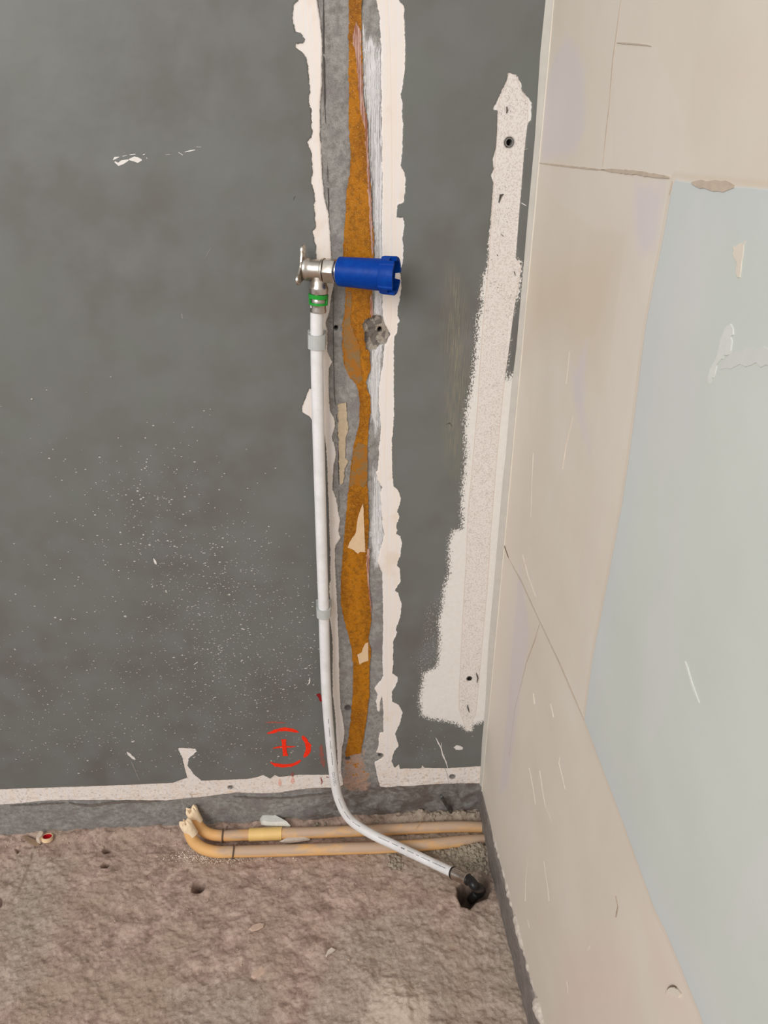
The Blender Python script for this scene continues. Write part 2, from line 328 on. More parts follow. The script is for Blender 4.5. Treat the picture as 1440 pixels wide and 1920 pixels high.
# ---- glued / painted parts lying on the back wall
def outline_noise(pts, amp=.0005, step=.0035, sd=1):
    r = np.random.default_rng(sd); P = np.array(pts); out = []
    n = len(P)
    for i in range(n):
        a, b = P[i], P[(i+1) % n]; L = np.hypot(*(b-a)); k = max(1, int(L/step))
        for j in range(k):
            q = a+(b-a)*j/k; out.append(q+r.normal(0, amp, 2)*(1 if j else .4))
    return out
def patch(name, pts, mat, parent, y=-0.0005, th=0.0008, noise=.0004, step=.003, sd=1, dome=None, plane='W'):
    """thin raised patch from an outline in wall coordinates"""
    import mathutils.geometry as mg
    P = outline_noise(pts, noise, step, sd) if noise else [np.array(p) for p in pts]
    tri = mg.tessellate_polygon([[Vector((p[0], p[1], 0)) for p in P]])
    n = len(P); V = []
    for k, off in ((0, y), (1, y+th+.002)):
        for p in P:
            if plane == 'W': V.append((p[0], off, p[1]))
            else:
                q = RO + RD*p[0] + RN*(-off); V.append((q[0], q[1], p[1]))
    Fc = []
    for a, b, c in tri: Fc.append((a, b, c))
    for i in range(n): Fc.append((i, (i+1) % n, n+(i+1) % n, n+i))
    o = mobj(name, V, Fc, mat, parent); 
    import bmesh
    bm_ = bmesh.new(); bm_.from_mesh(o.data); bmesh.ops.recalc_face_normals(bm_, faces=bm_.faces)
    for e in bm_.edges: pass
    bm_.to_mesh(o.data); bm_.free()
    return o
t = NT('amber_adhesive', 0.4, 0.22)
o1 = t.noise(420, 4, .7); o2 = t.noise(22, 3, .6, v=t.mapv((1, 1, .5)))
oc = t.mix(t.mr(o2, .42, .58), S(172, 106, 6), S(134, 78, 6))
oc = t.mix(t.mr(t.noise(260, 4, .7), .42, .62, 0, .6), oc, S(176, 118, 30))
oc = t.mix(t.math('MULTIPLY', t.mr(t.noise(110, 4, .7), .50, .60), .6), oc, S(122, 76, 16))
oc = t.mix(t.math('MULTIPLY', t.mr(t.noise(700, 2, .6), .62, .68), .7), oc, S(230, 184, 120))
ADH = t.fin(oc, t.mr(o1, .3, .7, .25, .5), t.bump(t.noise(120, 3, .5), .3, .0006))
t = NT('thin_adhesive', 0.4, 0.5)
oc = t.mix(t.mr(t.noise(480, 3, .7), .42, .58), S(142, 98, 36), S(132, 108, 72))
oc = t.mix(t.mr(t.noise(70, 4, .65), .46, .56), oc, S(158, 98, 10))
THIN = t.fin(oc, .45, t.bump(t.noise(500, 3), .5, .0005))
t = NT('rust_brown_film', 0.35, 0.5)
RUSTF = t.fin(t.mix(t.mr(t.noise(1.0, 4, .7, v=t.mapv((500, 500, 30))), .42, .6), S(140, 84, 60), S(196, 160, 146)), .4, t.bump(t.noise(300, 3), .4, .0005))
yc = 0.0035
adh = patch('adhesive_strip', px(ORANGE), ADH, wall, y=yc-.0022, th=.002, noise=.0005, sd=3); tag(adh, 'amber glue strip')
THINP = [(650,545),(659,548),(660,575),(657,600),(664,625),(674,650),(676,680),(680,712),(670,722),(654,703),(646,679),(644,646),(644,608),(648,587)]
patch('thin_adhesive', px(THINP), THIN, wall, y=yc-.0028, noise=.0007, sd=5)
THINP2 = [(672,830),(689,838),(689,900),(682,915),(664,908),(656,915),(654,925),(659,880),(664,842)]
patch('thin_adhesive', px(THINP2), THIN, wall, y=yc-.0028, noise=.0006, sd=6)
RF = [(668,40),(677,60),(678,120),(681,187),(688.5,229),(691,292),(695,354),(698,420),(700,470),(697,482),(694,430),(691,370),(687,300),(684,240),(677,215),(672,170),(668,110),(661,70)]
patch('brown_film', px(RF), RUSTF, wall, y=yc-.0028, noise=.0005, sd=7)
RF2 = [(697,548),(700,590),(697,596),(695,590),(694,560)]
patch('brown_film', px(RF2), RUSTF, wall, y=yc-.0028, noise=.0004, sd=8)
RF3 = [(688,1030),(693,1030),(692,1090),(697,1144),(695,1150),(690,1100),(687,1060)]
patch('brown_film', px(RF3), RUSTF, wall, y=yc-.0028, noise=.0004, sd=9)
PAPER = simple('beige_backing_paper', S(216, 186, 150), .7, .06, 40, .1)
FILLER = simple('dull_beige_filler', S(186, 166, 138), .8, .1, 200, .5)
patch('paper_scrap', px([(681,944),(676,955),(671,971),(667,1000),(660,1010),(655,1018),(652,1027),(658,1029),(662.5,1031),(668,1036),(671,1038.5),(675,1035),(685,1035.5),(683,990)]), PAPER, wall, y=yc-.0034, noise=.0002, sd=11)
patch('paper_scrap', px([(690.6,1205),(685,1207),(681,1215),(678,1224),(670,1228),(674,1246),(681,1242),(690.6,1239)]), PAPER, wall, y=yc-.0034, noise=.0002, sd=12)
patch('filler_remnant', px([(634,758),(649,756),(650,780),(653,800),(653,810),(648,821),(648,840),(647,858),(653,867),(648,876),(646,883),(644,904),(639.6,910),(636.5,904),(635.4,842),(634,800)]), FILLER, wall, y=yc-.002, noise=.0006, sd=13)
# scored lines in the old plaster
DARKL = simple('dark_score_line', S(78, 72, 68), .9, .1, 100, .2)
def line(name, pts, w, mat, parent=None, y=yc-.0004, sd=1, plane='W', taper=True, jit=.0001):
    P = [np.array(Wxz(*p) if plane == 'W' else Ruz(*p)) for p in pts]
    L = []; Rr = []; r = np.random.default_rng(sd)
    Q = []
    for i in range(len(P)-1):
        k = max(1, int(np.hypot(*(P[i+1]-P[i]))/.006))
        for j in range(k): Q.append(P[i]+(P[i+1]-P[i])*j/k)
    Q.append(P[-1]); n = len(Q)
    for i, q in enumerate(Q):
        d = Q[min(n-1, i+1)]-Q[max(0, i-1)]; d = d/(np.hypot(*d)+1e-9); nn = np.array([-d[1], d[0]])
        ww = w*(.7+.6*r.random())*((min(1, .25+4*min(i, n-1-i)/n)) if taper else 1)
        j = r.normal(0, jit, 2)
        L.append(q+nn*ww/2+j); Rr.append(q-nn*ww/2+j)
    return patch(name, [tuple(v) for v in L]+[tuple(v) for v in reversed(Rr)], mat, parent or wall, y=y, th=.0002, noise=0, plane=plane)
line('score_line', [(606,-10),(607,80),(609,200),(611,232)], .0022, DARKL, sd=2)
line('score_line', [(614,310),(616,380),(617,430),(620,482)], .0012, DARKL, sd=3)
line('score_line', [(625,545),(625,640),(627,740),(633,800),(635,900),(636,960)], .0010, DARKL, sd=4)
line('score_line', [(634,1250),(637,1320),(641,1340)], .0012, DARKL, sd=5)

CRUST = simple('mortar_crust', S(112, 104, 97), .95, .2, 120, .8)
for i, (p, w) in enumerate([([(128,1506),(150,1511),(175,1512),(200,1507),(250,1504),(300,1503)], .006), ([(436,1494),(470,1497),(500,1498),(540,1497),(580,1492),(612,1490)], .0045), ([(20,1512),(60,1510),(120,1507)], .003)]): line('mortar_crust', p, w, CRUST, y=yc-.003, sd=140+i, jit=.0008)
# white paint marks, red spray mark
WHITE = simple('white_paint_fleck', S(222, 216, 210), .55, .05, 200, .3)
CHIPM = simple('chipped_plaster', S(216, 204, 196), .85, .08, 300, .5)
def mark(name, pts, mat, w=None, y=-.0005, sd=1, noise=.0003):
    if w: return line(name, pts, w, mat, y=y, sd=sd)
    return patch(name, px(pts), mat, wall, y=y, noise=noise, sd=sd, step=.002)
for i, (p, w) in enumerate([([(212,300),(216,296),(224,294)], .003), ([(215,303),(222,308),(230,304),(241,300)], .0055), ([(242,299),(252,298),(258,300),(266,300)], .0060), ([(230,293),(238,291)], .0022), ([(243,290),(254,289)], .0028), ([(268,290),(272,289)], .003), ([(275,295),(276,298)], .002), ([(335,286),(343,291)], .0024), ([(347,285),(366,281)], .0022), ([(368,275),(377,276)], .0014), ([(310,290),(318,290)], .0012), ([(341,588),(342,597)], .0011), ([(288,1047),(291,1053),(293,1058)], .0050), ([(364,1246),(371,1241)], .0050), ([(576,1285),(580,1280),(581,1270)], .0022), ([(238,1410),(246,1418),(254,1424)], .0055), ([(833,1440),(838,1452),(841,1470)], .0012),
      ([(817,1383),(822,1393),(827,1402),(830,1415),(836,1428),(840,1441)], .0030), ([(827,1402),(828,1392)], .0016), ([(977,380),(982,383),(987,386)], .0016), ([(983,281),(990,278)], .0012), ([(868,1280),(870,1276)], .0012)]):
    mark('paint_mark', p, WHITE, w, sd=20+i)
mark('paint_mark', [(851,1401),(856,1397),(862,1398),(868,1401),(867,1405),(860,1406),(854,1405)], WHITE, sd=60, noise=.0002)
FADE = simple('faint_scrape', S(128, 124, 118), .6, .1, 300, .3)
mark('scrape', [(245,1424),(252,1440),(262,1464)], FADE, .0030, sd=61)
mark('scrape', [(385,485),(392,470),(398,464)], FADE, .0016, sd=62)
DARKF = simple('dark_fleck', S(74, 70, 64), .7, .1, 300, .3)
mark('dark_scratch', [(836,796),(843,793),(848,800)], DARKF, .0016, sd=63)
mark('dark_scratch', [(550,374),(553,368)], DARKF, .0012, sd=64)
for i, p in enumerate([[(893,1262),(896,1272),(894,1280)], [(935,380),(939,366),(944,364)], [(950,200),(951,208),(949,212)], [(932,477),(933,480)], [(964,509),(966,516)], [(939,439),(944,443)], [(876,1322),(878,1330),(880,1336)]]):
    mark('dark_nick', p, DARKF, .0034 if i in (1,) else .0022, y=-.0012, sd=70+i)
RED = NT('red_spray_paint', .4, .4); RED = RED.fin(RED.mix(RED.mr(RED.noise(160, 3, .6), .35, .65), S(238, 34, 10), S(250, 58, 24)))
REDD = NT('dark_red_paint', .5, .4); REDD = REDD.fin(S(140, 18, 22))
t = NT('faint_red_overspray', .5, .3); REDF = t.fin(t.mix(t.mr(t.noise(300, 3, .7), .4, .65), S(108, 98, 92), S(176, 84, 70)))
t = NT('faint_red_overspray_plaster', .8, .3); REDP = t.fin(t.mix(t.mr(t.noise(300, 3, .7), .4, .62), S(222, 208, 198), S(234, 150, 130)))
spray = line('spray_mark', [(501,1375),(510,1373),(520,1369),(534,1367),(548,1369),(560,1373)], .0094, RED, y=-.0006, sd=81); 
line('spray_mark', [(567,1380),(573,1388),(578,1397),(578,1407),(575,1413),(570,1420)], .0108, RED, y=-.0006, sd=82)
line('spray_mark', [(507,1429),(517,1434),(530,1436),(545,1435),(556,1431),(564,1425)], .0086, RED, y=-.0006, sd=83)
line('spray_mark', [(532,1386),(533,1400),(534,1410),(535,1417)], .0100, RED, y=-.0008, sd=84, taper=False)
line('spray_mark', [(511,1403),(521,1401),(533,1400),(545,1400),(554,1400)], .0052, RED, y=-.0006, sd=85)
line('faint_spray', [(497,1355),(515,1354),(536,1355)], .0050, REDF, y=-.0004, sd=86)
line('faint_spray', [(602,1395),(603,1415),(607,1438)], .0100, REDF, y=-.0004, sd=87)
line('faint_spray', [(548,1447),(549,1456)], .0086, REDF, y=-.0004, sd=88)
line('faint_spray', [(548,1457),(549,1470)], .0086, REDP, y=.0002, sd=89)
line('faint_spray', [(524,1460),(525,1476)], .0070, REDP, y=.0002, sd=90)
line('red_drip', [(593,1303),(597,1302),(601,1308),(604,1316)], .0090, REDD, y=-.0008, sd=91)
line('red_drip', [(601,1458),(603,1463),(604,1467),(602,1472)], .0022, REDD, y=.0000, sd=92)
line('red_drip', [(612,1457),(616,1458)], .0024, REDD, y=.0000, sd=93)
# dried splatter on the grey paint
SPL = simple('dried_splatter', S(180, 176, 167), .7, .15, 100, .1)
V = []; Fc = []
clusters = [(300,930,70,60,150),(330,1040,120,60,240),(430,1100,70,60,260),(440,1230,110,60,420),(280,1180,150,80,200),(480,1300,80,60,220),(200,1320,160,60,230),(160,1400,140,40,160),(470,1420,120,30,110),(400,1380,100,40,60),(150,900,60,60,25),(250,830,200,60,20),(820,1300,40,80,40),(800,1390,40,40,40),(560,1200,30,80,90),(60,1260,60,60,30),(990,320,4,60,5)]
wl = at['pl']
for cx, cy, sx, sy, n in clusters:
    for _ in range(int(n*1.25)):
        qx, qy = rng.normal(cx, sx), rng.normal(cy, sy)
        if qx > 618 and not (770 < qx < 900): continue
        if 600 < qx < 618 or qy > 1450 or (qx > 545 and qy < 1000): continue
        if qx > 770 and 930 < qy < 1365: 
            if qx > 780: continue
        p = Wxz(qx, qy); s = abs(rng.normal(0, .0007))+.0006; asp = rng.uniform(.4, .8); b0 = len(V)
        k = 6
        for j in range(k):
            a = 2*math.pi*j/k; V.append((p[0]+s*math.cos(a)*rng.uniform(.8, 1.2), -.0004, p[1]+s*asp*math.sin(a)))
        V.append((p[0], -.0009, p[1])); 
        for j in range(k): Fc.append((b0+(j+1) % k, b0+j, b0+k)[::-1])
sp = mobj('splatter', V, Fc, SPL, wall); tag(sp, kind='stuff')

# ================================================================== right wall (plasterboards)
rpx = lambda pts: [Ruz(*p) for p in pts]
GREEN = [(1262,337),(1300,342),(1440,356),(1540,366),(1900,400),(2400,2600),(1420,2200),(1340,1980),(1320,1920),(1280,1820),(1250,1750),(1228,1705),(1190,1600),(1165,1530),(1130,1440),(1095,1350),(1103,1290),(1112,1230),(1140,1090),(1165,960),(1180,860),(1190,780),(1210,620),(1240,470)]
LAV = [[(1062,68),(1085,100),(1097,130),(1095,240),(1075,290),(1015,300),(1020,200),(1035,120)],
       [(974,1060),(992,1190),(985,1230),(972,1330),(960,1420),(950,1478),(936,1490),(945,1400),(955,1290),(965,1150)],
       [(1070,680),(1076,700),(1100,640),(1097,700),(1095,770),(1110,860),(1088,800),(1075,740)],
       [(1190,345),(1245,350),(1230,460),(1200,480),(1190,420)]]
SKIM = [[(1175,335),(1258,340),(1232,480),(1205,640),(1160,880),(1100,1160),(1085,1100),(1110,900),(1140,700),(1165,520),(1172,440)],
        [(1010,310),(1130,320),(1180,335),(1170,430),(1120,440),(1075,400),(1020,360)],
        [(1150,330),(1150,100),(1230,90),(1280,240),(1270,330)],
        [(935,1060),(970,1060),(960,1280),(930,1440),(905,1450),(910,1300)]]
TAN = [[(1000,500),(1090,440),(1170,440),(1150,600),(1120,700),(1050,640),(985,660),(990,560)]]
PINK = [[(1060,1760),(1180,1740),(1200,1960),(1040,1960)], [(1200,1700),(1290,1800),(1310,1960),(1240,1960)], [(1380,110),(1460,110),(1460,170),(1380,165)]]
U = ax((0, 0.72, 0.005), (0.72, 1.6, 0.03)); 
ZB = Wxz(903, 1479)[1]
ZR = ax((ZB, 1.62, 0.005), (1.62, 2.4, 0.05))
UU, ZZ = np.meshgrid(U, ZR)
ra = {'green': sdf(rpx(GREEN), UU, ZZ, .06), 'lav': np.maximum.reduce([sdf(rpx(p), UU, ZZ, .04) for p in LAV]),
      'skim': np.maximum.reduce([sdf(rpx(p), UU, ZZ, .04) for p in SKIM]), 'tan': sdf(rpx(TAN[0]), UU, ZZ, .05),
      'pink': np.maximum.reduce([sdf(rpx(p), UU, ZZ, .06) for p in PINK])}
t = NT('plasterboard', .75, .25)
b1 = t.noise(6, 4, .55); b2 = t.noise(1.0, 4, .6, v=t.mapv((22, 22, 4))); en = t.noise(60, 4, .6)
base = t.mix(t.mr(b1, .35, .65), S(213, 202, 187), S(217, 208, 195))
base = t.mix(t.mr(b2, .5, .75), base, S(214, 204, 191))
base = t.mix(t.math('MULTIPLY', t.mr(t.attr('tan'), -.03, .05), .7), base, S(206, 190, 169))
base = t.mix(t.math('MULTIPLY', t.edge(t.attr('skim'), b2, .03, .004), .6), base, S(216, 206, 195))
base = t.mix(t.math('MULTIPLY', t.edge(t.attr('lav'), en, .02, .008), .75), base, S(209, 199, 199))
base = t.mix(t.math('MULTIPLY', t.mr(t.attr('pink'), -.02, .06), .6), base, S(216, 195, 184))
scr = t.mr(t.noise(1.0, 3, .8, v=t.mapv((240, 240, 9), rot=(0.12, 0, 0))), .70, .76)
base = t.mix(t.math('MULTIPLY', scr, .4), base, S(222, 212, 198))
gr = t.mix(t.mr(b1, .35, .65), S(200, 204, 196), S(204, 207, 200))
gr = t.mix(t.math('MULTIPLY', t.mr(t.attr('green'), .05, .0), .6), gr, S(199, 203, 203))
gr = t.mix(t.math('MULTIPLY', t.mr(t.noise(5, 3, .5, v=t.mapv((1, 1.6, .7), rot=(.5, 0, 0)), dist=.6), .55, .7), .5), gr, S(206, 204, 202))
gm = t.edge(t.attr('green'), en, .003, .0008)
colr = t.mix(gm, base, gr)
rimg = t.mr(t.math('ABSOLUTE', t.math('ADD', t.attr('green'), .004)), 0, .004, 1, 0)
colr = t.mix(t.math('MULTIPLY', rimg, .35), colr, S(204, 182, 156))
hr = t.math('ADD', t.math('MULTIPLY', gm, .4), t.math('MULTIPLY', t.noise(30, 4, .5), .5))
hr = t.math('ADD', hr, t.math('MULTIPLY', t.noise(400, 2), .05))
hr = t.math('ADD', hr, t.math('MULTIPLY', t.edge(t.attr('skim'), b2, .03, .004), .2))
BOARD = t.fin(colr, t.mixf(gm, .72, .5), t.bump(hr, .5, .0012))
def rfn(u, z):
    d = .0012*fbm(u*7, z*7, 3, 4)
    z2 = z.copy(); e = 1-sstep(ZB, ZB+.02, z)
    z2 = z2 + e*(.0025*fbm(u*50, u*0, 4, 8)*sstep(.05, .2, u))
    P = RO[None, None, :] + u[..., None]*RD + d[..., None]*RN
    return P[..., 0], P[..., 1], z2
wr = grid_mesh('wall_right', U, ZR, rfn, BOARD, ra); tag(wr, kind='structure')
# board cut edge and core behind the face
CORE = simple('gypsum_core', S(206, 198, 188), .9, .1, 200, .6)
V = []; Fc = []
us = np.arange(0, 1.6, .01)
for u in us:
    p = RO+RD*u+RN*.0002; q = RO+RD*u-RN*.0125
    zj = ZB+.0025*float(fbm(np.array([u*50]), np.array([0.]), 4, 8)[0])*min(1, max(0, (u-.05)/.15))
    V += [(p[0], p[1], zj), (q[0], q[1], zj)]
for i in range(len(us)-1): Fc.append((2*i, 2*i+1, 2*i+3, 2*i+2))
mobj('cut_edge', V, Fc, CORE, wr)
# ragged filler lip along the lower edge
t = NT('ragged_filler', .9, .2)
LIPM = t.fin(t.mix(t.mr(t.noise(120, 4, .6), .35, .65), S(214, 204, 192), S(186, 174, 162)), .9, t.bump(t.noise(300, 4, .6), .8, .0012))
us = np.arange(.10, 1.4, .003); V = []; n = len(us); m = 9
for u in us:
    r = float(fbm(np.array([u*28]), np.array([3.3]), 4, 31, .6)[0]); r2 = float(fbm(np.array([u*90]), np.array([1.3]), 3, 41)[0])
    h = .017+.018*r+.005*r2; th = max(.0005, .0040+.008*r+.003*r2)*min(1, (u-.10)/.05)
    for k in range(m):
        f = k/(m-1); zq = ZB-.009-.006*r2-.004*r+f*h; off = th*math.sin(math.pi*min(1, f*.9+.12))**.6 if f < 1 else -.0005
        p = RO+RD*u+RN*off; V.append((p[0], p[1], zq))
Fc = [(i*m+k, i*m+k+1, (i+1)*m+k+1, (i+1)*m+k) for i in range(n-1) for k in range(m-1)]
mobj('filler_lip', V, Fc, LIPM, wr, True)
# joints and cracks
JD = simple('dark_crack_brown', S(120, 104, 88), .9, .1, 100, .2)  # dark brown for the crack and the edge of the board chip
JM = simple('joint_filler', S(190, 174, 155), .85, .1, 80, .4)
JL = simple('fine_joint_line', S(188, 174, 158), .85, .05, 80, .1)
def rl(name, pts, w, mat, sd=1, off=-.0008): return line(name, pts, w, mat, parent=wr, y=off, sd=sd, plane='R')
rl('board_joint', [(1006,305),(1040,309),(1085,314),(1125,318),(1140,319)], .0018, JM, 1)
rl('board_joint', [(1128,318),(1160,321),(1195,324),(1220,328),(1256,333)], .0036, JM, 2)
rl('board_joint', [(1298,343),(1315,345),(1330,347),(1350,349),(1378,350)], .0065, JM, 3)
rl('joint_line', [(1165,0),(1150,110),(1143,200),(1138,240),(1131,312)], .0018, JL, 4)
rl('joint_line', [(1157,80),(1190,82),(1222,86)], .0010, JL, 5)
rl('crack', [(944,1018),(949,1032),(954,1046)], .0040, JD, 6)
rl('crack', [(954,1046),(980,1095),(1010,1160),(1050,1245),(1095,1350)], .0016, JL, 7)
rl('crack', [(1262,340),(1256,365)], .002, JL, 8)
rl('crack', [(1012,1170),(1003,1200),(988,1240),(966,1330),(955,1420)], .0010, JL, 9)
BR = simple('brown_pencil', S(170, 150, 132), .8, .1, 80, .1)
rl('pencil_mark', [(1155,1680),(1159,1700),(1155,1720)], .0014, BR, 10)
PALE = simple('pale_scrape', S(217, 206, 191), .8, .04, 80, .2)
PALEG = simple('pale_filler_smear', S(211, 212, 205), .7, .04, 80, .2)
for i, (p, w) in enumerate([([(1012,1445),(1016,1475),(1022,1510),(1034,1540)], .003), ([(992,1440),(998,1470),(1004,1508)], .005), ([(990,1610),(986,1650),(985,1690)], .0014), ([(1020,1615),(1026,1655),(1030,1690)], .0014), ([(989,1725),(993,1740)], .002), ([(1101,1783),(1107,1772)], .0035), ([(1063,1840),(1065,1862)], .006), ([(1000,1300),(1002,1320)], .0016), ([(1032,1320),(1038,1345)], .003), ([(1050,1420),(1048,1430),(1060,1480)], .0012), ([(1068,660),(1065,690),(1062,720)], .0022), ([(1075,780),(1060,840),(1055,880)], .0020), ([(1000,850),(998,900),(996,970)], .0010), ([(1004,1000),(990,1040),(980,1070)], .0010), ([(980,1040),(990,1080),(1005,1120)], .001), ([(940,1700),(941,1680)], .0012), ([(1285,1240),(1300,1290),(1312,1318)], .0028)]):
    rl('pale_scrape', p, w, PALE if i < 16 else PALEG, 100+i)
patch('filler_smear', rpx([(1328,716),(1335,690),(1346,665),(1352,640),(1362,615),(1372,607),(1374,640),(1368,665),(1352,672),(1345,690),(1336,710)]), PALEG, wr, y=-.0010, noise=.0015, sd=30, plane='R')
patch('filler_smear', rpx([(1376,462),(1398,452),(1394,480),(1390,520),(1384,520),(1382,490)]), PALE, wr, y=-.0010, noise=.0012, sd=31, plane='R')
rl('gloss_streak', [(1350,690),(1380,672),(1420,668),(1470,672)], .012, simple('thin_filler_wash', S(206, 206, 201), .6, .03, 50, .1), 33, off=-.0005)
# chip in the board by the lower edge
patch('board_chip', rpx([(1250,1862),(1258,1852),(1268,1850),(1280,1862),(1276,1870),(1262,1866)]), PALE, wr, y=-.0024, noise=.0006, sd=34, plane='R')
rl('board_chip', [(1252,1860),(1260,1851),(1270,1851)], .003, JD, 35, off=-.0016)

# corner strip closing the board against the back wall
TRIM = simple('corner_bead', S(190, 184, 174), .6, .05, 60, .1)
TRIMW = simple('bead_lip', S(226, 218, 204), .5, .03, 60, .1)
TL = [(1023,0),(1013,100),(1003,258),(989,412),(982,496),(968,654),(960,719),(948.5,854),(943,900),(927,1087),(916,1212),(910,1325),(904,1387),(899.5,1471)]
V = []; 
zs = []
for (a, b) in TL:
    x, z = Wxz(a, b); zs.append(z)
    f = RO+RN*.001+RD*.002
    V += [(x, .004, z), (x-.0002, -.0012, z), (XC-.0025 if x < XC-.003 else x+.0005, -.006, z), (XC+.0008, -.0065, z), (XC+.001, .004, z)]
# extend upwards
x, z = Wxz(*TL[0]); V = [(x-.004, .004, 2.4), (x-.004, -.0012, 2.4), (XC-.0025, -.006, 2.4), (XC+.0008, -.0065, 2.4), (XC+.001, .004, 2.4)] + V
n = len(TL)+1
Fc = [(i*5+k, i*5+(k+1) % 5, (i+1)*5+(k+1) % 5, (i+1)*5+k) for i in range(n-1) for k in range(5)]
Fc += [tuple(range(5)), tuple((n-1)*5+k for k in range(4, -1, -1))]
tr = mobj('trim_1', V, Fc, TRIM); tag(tr, kind='structure')
V = []
for z in (ZB, 2.4):
    for dx, dy in ((-.0012, -.006), (-.0012, -.0078), (.0010, -.0078), (.0010, -.006)): V.append((XC+dx+RN[0]*0, dy, z))
mobj('bead_lip', V, [(0, 1, 5, 4), (1, 2, 6, 5), (2, 3, 7, 6), (3, 0, 4, 7), (0, 1, 2, 3), (4, 5, 6, 7)], TRIMW, tr)

# kerb of mortar under the boards
t = NT('kerb_mortar', .9, .25)
kc = t.mix(t.mr(t.noise(1.0, 4, .6, v=t.mapv((30, 30, 120))), .35, .65), S(134, 125, 118), S(112, 103, 98))
kc = t.mix(t.mr(t.noise(140, 4, .7), .6, .7), kc, S(150, 142, 132))
KERB = t.fin(kc, .92, t.bump(t.noise(160, 4, .6), .8, .0012))
us = np.arange(-.01, 1.6, .004); V = []; prof = [(.0075, -.05), (.0070, .010), (.0060, .03), (.0050, .05), (.0042, ZB-.012), (.0020, ZB-.006), (-.006, ZB-.004), (-.03, ZB-.004)]
m = len(prof)
for u in us:
    for k, (o_, z) in enumerate(prof):
        nn = .0022*float(fbm(np.array([u*40]), np.array([z*60]), 3, 51)[0]) if k < m-1 else 0
        g = 1-.8*math.exp(-(u/.06)**2)
        p = RO+RD*u+RN*((o_-.0)*g+nn if o_ > 0 else o_); V.append((p[0], p[1], z+nn*.5))
n = len(us)
Fc = [(i*m+k, (i+1)*m+k, (i+1)*m+k+1, i*m+k+1) for i in range(n-1) for k in range(m-1)]
kb = mobj('baseboard_right', V, Fc, KERB, None, True); tag(kb, kind='structure')

# ================================================================== floor
xmaxf = XC+.10
FA = ax((-3.0, -.84, .06), (-.84, xmaxf, .0018), (xmaxf, 1.2, .05))
FB = ax((-4.5, -.47, .06), (-.47, .012, .0018), (.012, .03, .01))
GX, GY = np.meshgrid(FA, FB)
def g2(pxy, rx, ry=None, z=0):
    c = Fp(*pxy, z); ry = ry or rx
    return np.exp(-(((GX-c[0])/rx)**2+((GY-c[1])/ry)**2))
H = .0060*fbm(GX*9, GY*9, 3, 61) + .0042*fbm(GX*26+.5*GY*26, GY*40, 4, 62, .5) + .0026*fbm(GX*140, GY*140, 3, 63)
corner = sstep(Fp(640, 1560)[0], Fp(800, 1560)[0], GX)*sstep(-.16, -.03, GY)
H += corner*(.0045*fbm(GX*110, GY*110, 3, 64)+.0035*np.abs(fbm(GX*55, GY*55, 2, 69)))
wn = fbm(GX*12, GX*0+2.2, 3, 65)
H += (.010+.010*wn)*sstep(-.030, -.004, GY)*(1+.5*fbm(GX*80, GY*80, 3, 66))        # rubble heaped along the wall foot
H += .026*g2((893, 1604), .040, .020)+.010*g2((850, 1535), .07, .012)+.006*g2((780, 1535), .04, .012)
H += .010*g2((210, 1545), .035, .012)
H -= .0035*g2((560, 1570), .30, .03)
H += .012*g2((755, 1880), .036, .030)*(1+fbm(GX*70, GY*70, 3, 67)) + .003*g2((30, 1880), .03)
# tilted thin slab in the left corner of the floor and the crack beside it
def blob(pts, z=0): return [tuple(Fp(a, b, z)[:2]) for a, b in pts]
def fsd(pts, m=.02): return sdf(blob(pts), GX, GY, m)
slab = fsd([(52,1577),(68,1582),(66,1590),(30,1680),(10,1700),(20,1640),(38,1600)])
H += .0035*sstep(-.0015, .0015, slab)
def fhole(p, rx, depth, ry=None):
    c = Fp(*p); ry = ry or rx
    q = np.sqrt(((GX-c[0])/rx)**2+((GY-c[1])/ry)**2); return depth*(1-sstep(.82, 1.04, q)), q
dk = np.zeros(GX.shape)
for p, r, d in (((200, 1594), .0086, .035), ((198, 1622), .0088, .035), ((372, 1664), .0138, .055)):
    h, q = fhole(p, r, d, r*.98); H = np.where(q < 1.2, H*.3, H)-h
PIT = fsd([(858,1684),(866,1700),(880,1704),(892,1693),(913,1684),(919,1666),(911,1650),(892,1643),(872,1650),(858,1666)], .03)
H -= .060*sstep(-.003, .010, PIT); H += .002*np.exp(-((PIT+.006)/.004)**2)
CR = fsd([(28,1592),(36,1590),(41,1584),(38,1596),(33,1600)], .01); H -= .02*sstep(-.001, .002, CR)
CR2 = fsd([(0,1680),(6,1686),(2,1700),(-6,1700)], .01); H -= .012*sstep(-.001, .002, CR2)
fa = {}
greyp = [[(940,1690),(905,1700),(875,1715),(860,1760),(880,1840),(900,1960),(1040,1960),(985,1800)], [(640,1740),(800,1700),(860,1820),(880,1960),(560,1960),(600,1850)], [(700,1600),(790,1590),(925,1560),(940,1640),(930,1690),(900,1650),(830,1650),(780,1640)], [(0,1640),(60,1600),(120,1620),(90,1760),(60,1840),(0,1880)], [(330,1860),(480,1840),(520,1960),(330,1960)]]
fa['greyz'] = np.maximum.reduce([sdf(blob(p), GX, GY, .04) for p in greyp])
fa['pale'] = fsd([(700,1850),(740,1835),(790,1850),(808,1890),(800,1960),(660,1960),(690,1890)], .02)
fa['pit_dark'] = fsd([(884,1646),(915,1640),(925,1670),(915,1690),(880,1708),(858,1690),(856,1665)], .02)  # mask for the darker brown screed in and round the pit
fa['slab'] = slab
fa['corner'] = corner
t = NT('rough_screed', .93, .2)
n1 = t.noise(28, 5, .65, v=t.mapv((1, 1.3, 1), rot=(0, 0, .6)), dist=.5); n2 = t.noise(330, 5, .7); n3 = t.noise(7, 3, .5); n4 = t.noise(90, 5, .7)
fc = t.mix(t.mr(n1, .38, .62), S(150, 126, 114), S(196, 170, 155))
